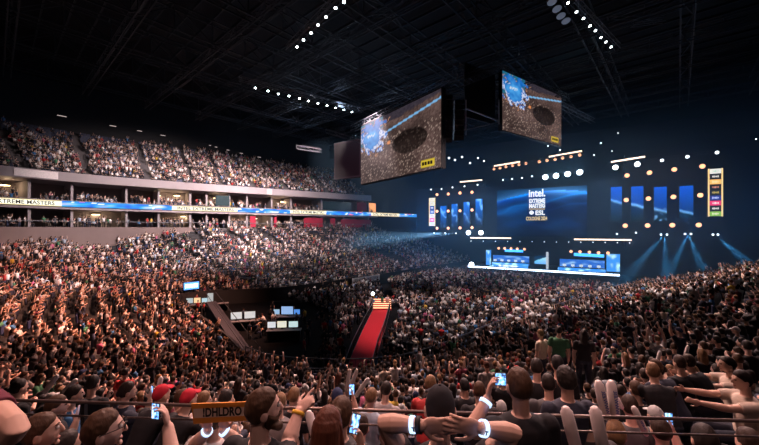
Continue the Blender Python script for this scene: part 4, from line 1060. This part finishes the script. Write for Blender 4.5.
for px, pys in ((627,(186,208)),(649,(182,192,206)),(674,(179,190,205)),(702,(177,188,203))):
    pass
srow([(471+12.2*i, 241+.4*i*.35) for i in range(14)], .2, SMALLB, .09, 'tiny downlight in the row under the main screen, %s from the left', 'tiny stage downlights')
def sbar(x0, y0, x1, y1, w, label, m=WBAR, th=.16):
    s0_, z0_ = st(x0, y0, w); s1_, z1_ = st(x1, y1, w); p, q = SP(s0_, w, z0_), SP(s1_, w, z1_); root = empty('light_bar', (p+q)/2, label, 'light bar', 'linear light bars'); c = root.location
    a = MB(); a.beam(p-c, q-c, th, th*1.6); a.build('light_tube', m, root); a = MB(); a.beam(p-c-N3*.25+Z3*.1, q-c-N3*.25+Z3*.1, .3, .3); a.build('bar_housing', BLACK, root)
sbar(460, 182, 482, 180, 2, 'short warm light bar above the left LED columns')
sbar(470.5, 237.8, 511, 238.2, .6, 'long warm light bar under the left half of the main screen')
sbar(574, 239.3, 631.5, 240, .6, 'long warm light bar under the right half of the main screen')
sbar(611, 162, 645, 156.6, 2, 'warm light bar above the right LED columns')
sbar(549, 156.8, 582, 151, 3.2, 'warm light bar above the amber truss lamps')
sbar(494, 166, 520, 161.8, 3.2, 'shorter warm light bar above the left amber truss lamps')
sbar(505, 250.6, 523, 251.2, -1.4, 'blue light bar above the left player desk', BLUEB, .3); sbar(574, 254.4, 604, 256, -1.4, 'blue light bar above the right player desk', BLUEB, .35)

# trusses
def truss(p, q, w, label, name='truss', m=STEEL, seg_=1.2, group=None, t=.06, cat='truss', h=None):
    p, q = V(p), V(q); c = (p+q)/2; root = empty(name, c, label, cat, group); d = (q-p).normalized(); a = d.cross(Z3).normalized()*w/2; b = V((0,0,(h or w)/2))
    ch = MB()
    for i in (-1, 1):
        for j in (-1, 1): ch.beam(p-c+a*i+b*j, q-c+a*i+b*j, t)
    ch.build('chords', m, root); br = MB(); L = (q-p).length; n = max(2, int(L/seg_))
    for k in range(n):
        u, v_ = p-c+d*L*k/n, p-c+d*L*(k+1)/n; s = 1 if k % 2 else -1
        for i in (-1, 1): br.beam(u+a*i+b*s, v_+a*i-b*s, t*.6)
        br.beam(u+a*s+b, v_-a*s+b, t*.6); br.beam(u+a+b, u-a+b, t*.6); br.beam(u+a+b, u+a-b, t*.6)
    br.build('braces', m, root); return root
def st3(x, y, w): s_, z_ = st(x, y, w); return SP(s_, w, z_)
TG = 'stage trusses'
truss(st3(488, 168.5, 3), st3(585, 153, 3), .5, 'truss carrying the amber lamps above the main screen', group=TG)
truss(st3(540, 176, 1.6), st3(585, 169.5, 1.6), .5, 'short truss carrying the big white lamps', group=TG)
truss(st3(425, 190.5, .3), st3(484, 183.5, .3), .5, 'truss over the left LED columns', group=TG)
truss(st3(606, 166.5, .3), st3(725, 150, .3), .5, 'truss over the right LED columns', group=TG)
truss(st3(495, 247, -1.9), st3(528, 247.4, -1.9), .4, 'lamp truss over the left player desk', group=TG)
truss(st3(567, 250, -1.9), st3(612, 251, -1.9), .4, 'lamp truss over the right player desk', group=TG)

# ------------------------------------------------------------------ hanging screens
def crowdpic(u, v):
    # aerial picture of the arena: blue stage upper left, blue ribbon, dark pit, brown crowd
    n = random.random(); d = math.hypot((u-.17)/.20, (v-.72)/.25)
    base = .06+.10*max(0, fnoise(u*4, v*4, 1)+.3)
    c = [base*1.25*(.5+n), base*.85*(.4+n), base*.75*(.4+n)]
    if n > .90 and v < .68: c = [.5, .36, .30]
    pit = math.hypot((u-.67)/.20, (v-.48)/.17)
    if pit < 1: c = [q*.18 for q in c]
    if v > .93-.1*u and u < .6: c = [.03, .03, .05]
    if v > .80+.16*u: c = [.025+.05*n, .02+.04*n, .035+.04*n]
    ln = abs(v-(.66+.26*(u-.12)))
    if u > .28 and ln < .014: c = [.25, .6, 1.0]
    bl = fnoise(u*9, v*7, 12)*.5+fnoise(u*22, v*16, 3)*.4; d2 = d+bl
    if u < .34 and v > .62+.35*u and d > .6: c = [.02, .13+.1*n, .30]
    if d2 < .95: k = .95-d2; c = [.0+.12*k, .14+.45*k, .62+.6*k]
    if .72 < d2 < .92 and n > .35 and v < .84: c = [.85, .9, 1.1]
    if .95 < d2 < 1.1 and n > .75: c = [.7, .35, .2]
    if .10 < u < .22 and .74 < v < .79 and n > .3: c = [.8, .95, 1.1]
    if math.hypot((u-.42)/.02, (v-.55)/.025) < 1.2: c = [1.0, .35, .12]
    if .80 < u < .94 and .04 < v < .145: c = [.85, .62, .05]
    return tuple(c)
M_LED2 = attr_mat('hanging_led_picture', .72)
def hung(pTL, YTL, pBR, YBR, label, frame_mat=BLACK, fn=crowdpic, nx=110, ny=60, name='hanging_screen', m=None):
    xl, yl, yb = pTL; xr, yr, yb2 = pBR
    A = P(xl, yl, YTL); B = P(xr, yr, YBR); A2 = P(xl, yb, YTL); B2 = P(xr, yb2, YBR)
    zt, zb = (A.z+B.z)/2, (A2.z+B2.z)/2; ux = V((B.x-A.x, B.y-A.y, 0)); w = ux.length; ux.normalize(); nn = V((ux.y, -ux.x, 0)); nn = nn if nn.y < 0 else -nn
    c = V(((A.x+B.x)/2, (A.y+B.y)/2, (zt+zb)/2)); root = empty(name, c, label, 'screen', 'hanging screens'); h = zt-zb
    b = MB(); b.obox(-nn*.3, ux*(w/2+.12), nn*.25, Z3*(h/2+.12)); b.build('screen_housing', frame_mat, root)
    screen_grid('screen_picture', V((0,0,0)), ux, Z3, w, h, nx, ny, fn, m or M_LED2, root); return root, c, ux, nn, w, h
r1, c1, u1, n1_, w1, h1 = hung((361, 126, 183), 47.3, (441, 89.5, 168.5), 34.4, 'large hanging LED screen showing the arena crowd, left one of the pair')
r2, c2, u2, n2_, w2, h2 = hung((502.5, 74, 133.3), 45.7, (561.3, 93.2, 143), 54.6, 'large hanging LED screen showing the arena crowd, right one of the pair')
def clock_badge(root, ux, nn, w, h):
    m = MB()
    for i, t in enumerate(('20:31', 'LIVE')): pass
    c = ux*(w*(.87-.5))+Z3*(h*(.092-.5))+nn*.04
    for dx in (-.055, -.02, .02, .055): m.obox(c+ux*dx*w*.75, ux*w*.010, nn*.01, Z3*h*.022)
    m.build('badge_marks', BLACK, root)
clock_badge(r1, u1, n1_, w1, h1); clock_badge(r2, u2, n2_, w2, h2)
r3, c3, u3, n3_, w3, h3 = hung((334.5, 141, 176.5), 56, (360.5, 142, 179), 53, 'switched-off dark maroon screen hanging left of the large crowd screen', BLACK, lambda u, v: (.012, .004, .008) if .03 < u < .97 and .03 < v < .97 else (.06, .03, .045), 20, 24, 'dark_hanging_screen')
HG = 'trusses of the hanging screens'
def up(c, ux, w, h, side, ext=0): return c+ux*(w/2+ext)*side+Z3*(h/2+.55)
truss(up(c1, u1, w1, h1, -1, 3)-n1_*.4, up(c1, u1, w1, h1, 1, .5)-n1_*.4, .7, 'truss on top of the left hanging screen', group=HG, m=ALU)
truss(up(c2, u2, w2, h2, -1, 1.5)-n2_*.4, up(c2, u2, w2, h2, 1, 3)-n2_*.4, .7, 'truss on top of the right hanging screen', group=HG, m=ALU)
truss(P(555, 102, 56), P(593, 121, 62), .7, 'truss running out to the right behind the right hanging screen', group=HG, m=ALU)
truss(P(441, 92, 36), P(503, 68, 47), .7, 'truss joining the tops of the two large screens', group=HG, m=ALU)
m = MB(); cc_ = P(478, 125, 44)
for a, b in (((466, 108.5), (499, 121)), ((461.6, 131), (499, 122)), ((441, 112), (462, 107)), ((466, 100), (466, 135)), ((499, 100), (499, 124))): m.beam(P(*a, 42)-cc_, P(*b, 46)-cc_, .14)
o = m.build('scoreboard_frame', mat('frame_lit_edges', (.40, .40, .44), .5)); o.location = cc_; tag(o, 'lit edges of the angled frame between the two hanging screens', 'frame')  # pale colour stands for light along the box frame's edges
m = MB(); q = P(480, 95, 47); m.obox((0,0,0), u2*3.2, n2_*.12, Z3*3.6); o = m.build('dark_space_sheet', mat('dark_space_black', (.03,.03,.035), .9)); o.location = q; tag(o, 'black sheet filling the dark space between the two large screens', 'sheet')  # black sheet stands in for the dark space between the screens
for (x, Y, y0, n, lb) in ((447, 37, 98, 9, 'left line array of black loudspeakers beside the left screen'), (459, 38.5, 103, 8, 'right line array of black loudspeakers beside the left screen')):
    root = empty('speaker_array', P(x, y0, Y), lb, 'loudspeakers', 'hanging loudspeaker arrays')
    for i in range(n):
        a = MB(); t = .04*i*i*.3; a.obox((0, t*.5, -.55*i), (.55,0,0), (0,.35,.02*i), (0,-.02*i,.24)); a.build('speaker_cabinet', mat('speaker_grille', (.04,.04,.045), .5), root)
    a = MB(); a.beam((0,0,.3), (0,0,8), .04); a.build('hoist_cable', STEEL, root)
# small catwalk lamps dotted under the hanging rig
for i, (x, y, Y) in enumerate(((449,158,40),(455,160,42),(462,157,44),(470,163,46),(434,166,40),(478,158,50),(484,161,50),(594,155,60),(601,143,60),(618,133,60),(612,151,60),(560,150,56),(548,146,56),(756,139,60),(405,168,46),(392,171,48))):
    lamp('rig_lamp', P(x, y, Y), (-.3, -1, -.2), .12, SMALLB, 'tiny white lamp on the rigging below the hanging screens, %s listed' % ORD[i], 'rig lamps', 'lamp')
for i, o in enumerate(sorted([o for o in COL.objects if o.name.startswith('rig_lamp')], key=lambda o: o.location.x/o.location.y)): o['label'] = 'tiny white lamp on the rigging around the hanging screens, %s from the left' % ORD[i]

# ------------------------------------------------------------------ roof steelwork
a_dir = V((.66, .751, 0)).normalized(); b_dir = V((.751, -.66, 0)).normalized()
for i in range(11):
    o_ = V((-34, 42, 0))+b_dir*(i*8.5-14)+a_dir*0; L0, L1 = -24, 72
    truss(o_+a_dir*L0+V((0,0,33.2)), o_+a_dir*L1+V((0,0,33.2)), 1.1, 'long roof girder running away towards the stage, %s from the left wall' % ORD[i], 'roof_girder', STEEL, 4.0, 'long roof girders', .14, 'girder', h=2.8)
for i in range(11):
    o_ = V((-34, 42, 0))+a_dir*(i*8.2-16); truss(o_-b_dir*16+V((0,0,31.4)), o_+b_dir*72+V((0,0,31.4)), .7, 'cross roof girder spanning the hall, %s from the back' % ORD[i], 'cross_girder', STEEL, 3.0, 'cross roof girders', .10, 'girder', h=1.2)
m = MB()
for i in range(40):
    o_ = V((-34, 42, 36.4))+a_dir*(i*2.4-22); m.beam(o_-b_dir*20, o_+b_dir*72, .14, .3)
structure(m.build('trim_roof_purlins', STEEL))
# catwalk lamp rows
def roofrow(pts, Yf, r, label, group, tilt=(.2,-.5,-1), e=0):
    ps = []
    for i, (x, y) in enumerate(pts):
        p = P(x, y, Yf*F/(HY-y)); ps.append(p); lamp('roof_lamp', p, tilt, r, ROOFL, label % ORD[i], group, 'roof lamp')
    for a, b in ((ps[0], ps[-1]),): truss(a+(a-b).normalized()*2+V((0,0,.7)), b+(b-a).normalized()*2+V((0,0,.7)), .5, 'lighting truss carrying the '+group, 'lighting_truss', ALU, 1.0, 'lighting trusses', .05)
    return ps
RA = roofrow([(344,2),(335.5,8),(326,17),(318,25),(311,33),(303.5,40),(297,47)], 17, .11, 'white roof lamp in the upper steep row, %s from its bright top end', 'upper steep lamp row')
RB = roofrow([(255.5,88),(268,91),(278.5,94),(289,96),(299.5,98.5),(308.5,101),(318,103.3),(327,105.5),(335.5,108),(344,110),(352,112)], 18, .13, 'white roof lamp in the long middle row left of the screens, %s from the left', 'long middle lamp row')
RC = roofrow([(568,3),(576.5,12),(583.5,18.5),(590,26),(595.5,30.5),(601,37.5),(606,42),(611,47)], 18, .11, 'white roof lamp in the right steep row, %s from its top end', 'right steep lamp row')
for i, (x, y) in enumerate(((552,2),(557,9),(561,16),(566,21))):
    p = P(x, y, 18*F/(HY-y)); lamp('floodlight', p, (0,-.3,-1), .35, mat('dim_lens', (.25,.3,.4), .3, emit=.15, ecol=(.4,.5,.7)), 'unlit bluish floodlight beside the right steep lamp row, %s from the top' % ORD[i], 'unlit floodlights', 'roof lamp')
for (x0, y0, x1, y1, lb) in ((297, 147, 322, 151, 'small lighting bar hanging on two rods over the far left stand'), (326, 131, 360, 141, 'lighting bar hanging above the dark maroon screen'), (632, 24, 664, 20, 'reddish-lit piece of roof rigging near the top right')):
    YY = 42 if x0 == 632 else 50; a, b = P(x0, y0, YY), P(x1, y1, YY); truss(a, b, .5, lb, 'lighting_bar', ALU, 1.0, 'small hanging bars', .06)
# strip lights above the last upper row
for i, (t, wv) in enumerate(zip((8.75, 9.15, 9.5, 9.75, 10.05, 10.9, 11.05, 11.3, 11.55, 11.85), (15.5,)*10)):
    p = upxy(t, wv); q = upxy(t+.055, wv); m = MB(); zc = float(np.interp(t, [8.7, 10.5, 12], [31.3, 30.2, 28.2])); m.beam((p[0], p[1], zc), (q[0], q[1], zc), .12, .10)
    tag(m.build('strip_light', glow('strip_glow', (.75, .6, .58), .7)), 'dim strip light above the upper stand, %s from the left' % ORD[i], 'strip light', 'strip lights over the upper stand')

# ------------------------------------------------------------------ dark pit, carpet, banners
def flat(name, pts, z0, z1, m):
    b = MB(); n = len(pts); b.add([(x, y, z0) for x, y in pts]+[(x, y, z1) for x, y in pts], [tuple(range(n))[::-1], tuple(range(n, 2*n))]+[(i, (i+1) % n, n+(i+1) % n, n+i) for i in range(n)]); return b.build(name, m)
tag(flat('red_carpet', car, .0, .12, REDC), 'long red carpet walkway crossing the floor crowd from the near stand', 'carpet')
def barrier(a, b, label, name='crowd_barrier', h=1.1, grp='carpet barriers'):
    a, b = V((*a, 0)), V((*b, 0))
    if (a-b).length < .1: return
    root = empty(name, (a+b)/2, label, 'barrier', grp); c = root.location; m = MB(); m.beam(a-c+Z3*h, b-c+Z3*h, .05); m.beam(a-c+Z3*.2, b-c+Z3*.2, .05); m.beam(a-c, a-c+Z3*h, .06); m.beam(b-c, b-c+Z3*h, .06); m.build('barrier_frame', ALU, root)
    m = MB(); n = max(2, int((b-a).length/.25))
    for i in range(n+1): p = a.lerp(b, i/n)-c; m.beam(p+Z3*.02, p+Z3*h, .018)
    m.build('bars', STEEL, root)
for i in range(3):
    barrier(CARL[i], CARL[i+1], 'metal barrier along the left side of the red carpet, %s from the near end' % ORD[i]); barrier(CARR[i], CARR[i+1], 'metal barrier along the right side of the red carpet, %s from the near end' % ORD[i])
# lit steps at the carpet's far end
fx, fy = gpx(381, 311); root = empty('lit_steps', (fx, fy, 0), 'small flight of steps with glowing warm edges at the far end of the red carpet', 'steps')
for i in range(5):
    m = MB(); m.box((0.1, .5+.45*i, .17*(i+1)), (1.15, .24, .17*(1))); m.build('step', REDC, root)
    m = MB(); m.box((0.1, .24+.45*i, .34+.17*i-.02), (1.15, .02, .05)); m.build('step_light', glow('step_glow', (1, .62, .35), 1.6), root)
lamp('floor_lamp', (fx-1.0, fy+.6, 2.0), (0,-1,-.1), .22, WHITEL, 'bright white lamp beside the lit steps of the red carpet', 'floor lamps', 'lamp')
# LED parapet sign and white banner
def wallsign(t0, t1, z0, z1, m, name, label, txt, tm, w=-.35):
    pa, da = inpath(t0); pb, db = inpath(t1); a = V((pa[0]+da[0]*w, pa[1]+da[1]*w, 0)); b = V((pb[0]+db[0]*w, pb[1]+db[1]*w, 0)); c = (a+b)/2+Z3*(z0+z1)/2
    root = empty(name, c, label, 'sign'); ux = (b-a); ux = ux if ux.x > 0 else -ux; L = ux.length; ux.normalize(); nn = V((ux.y, -ux.x, 0)); nn = nn if nn.y < 0 else -nn
    q = MB(); q.obox((0,0,0), ux*L/2, nn*.04, Z3*(z1-z0)/2); q.build('sign_face', m, root); q = MB(); q.obox(-nn*.12, ux*(L/2+.05), nn*.07, Z3*((z1-z0)/2+.05)); q.build('sign_back', BLACK, root)
    q = MB(); text_on(q, nn*.06-Z3*(z1-z0)*.25, ux, Z3, txt, (z1-z0)*.75, .01, width=L*.85); q.build('lettering', tm, root); return root
wallsign(8.45, 8.85, 2.3, 3.2, glow('sign_blue', (.1, .35, 1), 1.6), 'parapet_led_sign', 'bright blue-white LED sign on the corner of the left stand parapet', 'EXTREME MASTERS', glow('sign_text', (.9,.95,1), 3))
wallsign(11.25, 11.75, 1.0, 1.9, WHITEP, 'white_banner', 'pale banner on the parapet beyond the dark pit', 'EXTREME MASTERS', mat('banner_ink', (.15,.15,.18), .8), -.6)
# production desks in the pit
def prod(px, py, lbl, scr, rz, short=''):
    x, y = gpx(px, py); root = empty('production_desk', (x, y, 0), lbl, 'desk', 'production desks in the dark pit', rz)
    m = MB(); m.box((0,0,1.0), (1.5,.4,.03)); m.build('desk_top', mat('desk_grey', (.12,.12,.13), .6), root); m = MB(); m.box((0,.36,.5), (1.5,.03,.48)); m.build('front_panel', BLACK, root)
    for s_ in (-1, 1): m = MB(); m.box((1.4*s_,0,.5), (.04,.35,.48)); m.build('leg', BLACK, root)
    for i, (dx, w_, h_, cc) in enumerate(scr):
        t = empty('monitor', (0,0,0), 'glowing monitor, %s from the left on the desk%s' % (ORD[i], short or ' in the far left corner of the pit'), 'monitor', 'production monitors'); t.location = root.location+Matrix.Rotation(rz, 3, 'Z') @ V((dx,.1,1.03)); t.rotation_euler = (0,0,rz)
        m = MB(); m.box((0,.03,.16+h_), (w_+.03,.025,h_+.03)); m.box((0,.05,.08), (.04,.03,.08)); m.box((0,.03,.01), (.15,.1,.01)); m.build('monitor_case', BLACK, t)
        m = MB(); m.box((0,-.002,.16+h_), (w_,.008,h_)); m.build('monitor_picture', glow('mon_%d%d%d' % tuple(int(q*9) for q in cc), cc, .9), t)
prod(243, 331, 'production desk with twin pale monitors at the pit left side', [(-.62,.5,.33,(.5,.58,.6)), (.62,.5,.33,(.5,.58,.6))], .25, ' at the pit left side')
prod(286, 326, 'production desk with a bright blue monitor in the pit middle', [(-1.0,.3,.25,(.3,.5,.7)), (.1,.6,.4,(.3,.5,.85)), (1.1,.3,.25,(.1,.3,.8))], 0, ' in the pit middle')
prod(284, 341, 'production desk with small screens, nearest in the pit', [(-1.1,.35,.26,(.7,.75,.8)), (-.2,.4,.28,(.85,.85,.7)), (.8,.4,.26,(.6,.8,.8))], .1, ' nearest in the pit')
prod(197, 313, 'production desk in the far left corner of the pit', [(-.8,.35,.3,(.3,.45,.5)), (0,.35,.3,(.7,.6,.35)), (.8,.3,.26,(.35,.6,.7))], .3, ' in the far left pit corner')
prod(215, 312, 'production desk with one upright monitor by the pit left stair', [(-.5,.3,.55,(.3,.4,.43))], .4, ' by the pit left stair')
for (x, y, lb) in ((184, 334, 'left'), (262, 334, 'middle'), (300, 350, 'right')):
    gx, gy = gpx(x, y); point((gx, gy, 3.2), 3, (.7, .8, 1), .3)  # bare points over the pit desks, without lamps
# production riser: black platform
px_ = [gpx(*q) for q in ((150,300),(206,300),(232,345),(178,345))]; 
# stairs descending along the pit's left edge
pa = gpx(206, 318); pb = gpx(250, 374); a, b = V((*pa, 0)), V((*pb, 0)); root = empty('pit_ramp', a, 'grey ramp with handrails running along the left edge of the dark pit', 'ramp')
m = MB(); d = (b-a).normalized(); s_ = V((-d.y, d.x, 0)); m.add([(0,0,1.6)-s_*.0 if False else V((0,0,1.8)), s_*1.0+V((0,0,1.8)), (b-a)+s_*1.0+V((0,0,.2)), (b-a)+V((0,0,.2)), V((0,0,0)), s_*1.0, (b-a)+s_*1.0, (b-a)], [(0,1,2,3),(7,6,5,4),(0,4,5,1),(1,5,6,2),(2,6,7,3),(3,7,4,0)]); m.build('ramp_deck', mat('ramp_grey', (.03,.03,.042), .9), root)
for k_ in (0, 1): m = MB(); m.tube([s_*k_+V((0,0,2.8)), (b-a)+s_*k_+V((0,0,1.2))], [.03,.03], 8); m.build('handrail', STEEL, root)
# front-row barriers along the near parapet, and along the right stand
for i, t in enumerate(np.linspace(2.0, 5.3, 12)[:-1]):
    a, _ = inpath(t); b, _ = inpath(t+.3); barrier(tuple(a), tuple(b), 'metal barrier at the foot of the near stand, %s from the right' % ORD[i], h=2.5, grp='front barriers')
mb = MB(); tl = [inpath(t)[0] for t in np.linspace(.3, 2.9, 30)]; mb.tube([(p[0], p[1], 2.45) for p in tl], [.05]*30, 6, rnd=False)
tag(mb.build('stand_handrail', RAILM), 'long handrail along the foot of the right-hand stand', 'rail')
# phones glowing in the crowd
cnt = 0
for p in chosen:
    if p['pose'] == 'phone' and cnt < 14:
        c_, s_ = math.cos(p['rot']), math.sin(p['rot']); J = pose('phone'); w = J['wrr']+V((-.02,.03,.10)); w = V((w.x*c_-w.y*s_, w.x*s_+w.y*c_, w.z))*p['s']+V((p['x'], p['y'], p['z']))
        phone(w, (s_, -c_, .1), (0,0,1), 'phone held up by the filming spectator in row %d below the rail, %s from left' % (kmax-p['k']+1, nth(p['ord'])), .036, .075, 3, 'phones held up in the crowd'); cnt += 1

# ------------------------------------------------------------------ light
PINK = (1, .80, .80)
stg = SP(15, 4, 22)
def sp2(p, t, e, c, ang, blend=.6, r=.5): return spot(p, t, e, c, ang, blend, r)
# lamp rows of the roof, with added unseen spots, wash stands and floor
sp2(RB[5], (-12, 60, 3), 30000, PINK, 62); sp2(V((-6, 56, 27)), (8, 66, 2), 20000, PINK, 55)
for p in RB[1::3]: sp2(p, (p.x-22, p.y+14, 12), 34000, PINK, 75)
sp2(P(310, 100, 48)+V((0,0,2)), (-24, 76, 8), 34000, PINK, 70)
for p in (RA[1], RA[4]): sp2(p, (-26, 30, 3), 56000, (1, .43, .29), 70)
sp2(RA[3], (-16, 14, 5), 62000, (1, .44, .31), 50)
sp2(V((-4, 44, 28)), (12, 50, 0), 30000, (1, .80, .86), 60)  # this and the next spot added to brighten the floor crowd
sp2(V((6, 26, 27)), (8, 36, 0), 34000, (1, .74, .72), 55)
for p in (RC[1], RC[5]): sp2(p, (28, 36, 3), 26000, (1, .74, .70), 70)
sp2(RC[3], (10, 12, 5), 40000, (1, .66, .60), 50)
sp2(RA[0], (-1, 11, 6), 52000, (1, .58, .50), 46)
sp2(V((2, -9, 27)), (0, 2.4, 8.6), 2500, (1, .58, .52), 24)  # unseen spots behind and overhead, added to brighten the foreground people
sp2(V((-5, 4, 27)), (0, 2, 8), 7500, (1, .52, .45), 30)
sp2(V((9, 8, 27)), (2, 3, 8), 4500, (1, .62, .62), 30)
# stage light spilling onto the floor crowd
for s_ in (4, 26): spot(SP(s_, 2, 20), SP(s_, 16, 0), 5000, (.45, .65, 1), 80, .8, .5)
# blue beams of the moving lamps
BL = (.12, .50, .85)
def beam(x, y, tx, ty, w=1, tw=22, e=110000, ang=9, c=BL): spot(st3(x, y, w), st3(tx, ty, tw) if tw is not None else tx, e, c, ang, .9, .08)
for (x, y, tl) in ((664, 235, ((640, 262), (666, 266))), (688, 234.5, ((672, 268), (700, 262))), (716, 235, ((742, 258),))):
    for t_ in tl: beam(x, y, *t_, tw=9)
for (x, y, t_) in ((431,189.5,(424,176)), (441.5,189,(436,174)), (452.5,187.4,(470,168)), (464.5,186.3,(440,206)), (477.5,184.8,(445,210)), (662,160.4,(640,178)), (687.5,156.7,(670,176)), (687.5,156.7,(700,174)), (717,152.5,(700,166)), (637,164,(615,180))):
    beam(x, y, *t_, tw=4, e=50000)
for (x, y, t_) in ((468,233,(360,247)), (481,233,(380,250)), (445,233,(370,238)), (456,233,(350,244))): spot(st3(x, y, 1.5), P(*t_, 60), 320000, (.6, .8, 1), 6, .4, .1)
spot(P(303, 127, 50), P(338, 182, 52), 9000, (.25, .6, 1), 1.2, .1, .03)
# point lights added in mid-air, no lamp there, to turn the haze blue
for s_, e in ((-6, 3600), (10, 1100), (36, 1000), (46, 700)): point(SP(s_, 8, 12), e, (.01, .20, .60), 1.0)
# added point lights without lamps give the roof steel a cold glimmer
for p, e in ((V((-6, 52, 28)), 900), (V((-16, 66, 28)), 700), (V((2, 62, 28)), 500)): point(p, e, (.55, .72, 1), .5)

# haze in the hall
def haze(name, c, h, dens, rot, label):
    m = bpy.data.materials.new(name); m.use_nodes = True; nt = m.node_tree; nt.nodes.remove(nt.nodes['Principled BSDF']); vsn = nt.nodes.new('ShaderNodeVolumeScatter')
    vsn.inputs['Density'].default_value = dens; vsn.inputs['Anisotropy'].default_value = .25; vsn.inputs['Color'].default_value = (.4, .72, 1, 1)  # blue of the stage light is put into the scatter colour
    nt.links.new(vsn.outputs[0], nt.nodes['Material Output'].inputs['Volume']); b = MB(); b.box((0,0,0), h); o = b.build(name, m); o.location = c; o.rotation_euler = (0,0,rot); tag(o, label, 'haze', None, 'stuff')
haze('stage_haze', SP(16, 14, 13.4), (37, 17, 13.0), .0055, math.atan2(E3.y, E3.x), 'blue-tinted theatrical haze hanging around the stage')
w = bpy.data.worlds.new('World'); SC.world = w; w.use_nodes = True; w.node_tree.nodes['Background'].inputs[0].default_value = (.5, .45, .55, 1); w.node_tree.nodes['Background'].inputs[1].default_value = .002

# ------------------------------------------------------------------ camera
cam = bpy.data.cameras.new('camera'); co = bpy.data.objects.new('camera', cam); COL.objects.link(co); co.location = (0, 0, EYE); co.rotation_euler = (math.pi/2, 0, 0)
cam.sensor_width = 36; cam.lens = F/759*36; cam.shift_y = (HY-222.5)/759; cam.clip_end = 500; cam.clip_start = .05
SC.camera = co
SC.view_settings.view_transform = 'Standard'; SC.view_settings.look = 'None'; SC.view_settings.exposure = 0.0; SC.view_settings.gamma = 1.0
SC.cycles.volume_bounces = 0; SC.cycles.max_bounces = 5; SC.cycles.sample_clamp_indirect = 3; SC.cycles.sample_clamp_direct = 30; SC.cycles.use_denoising = True
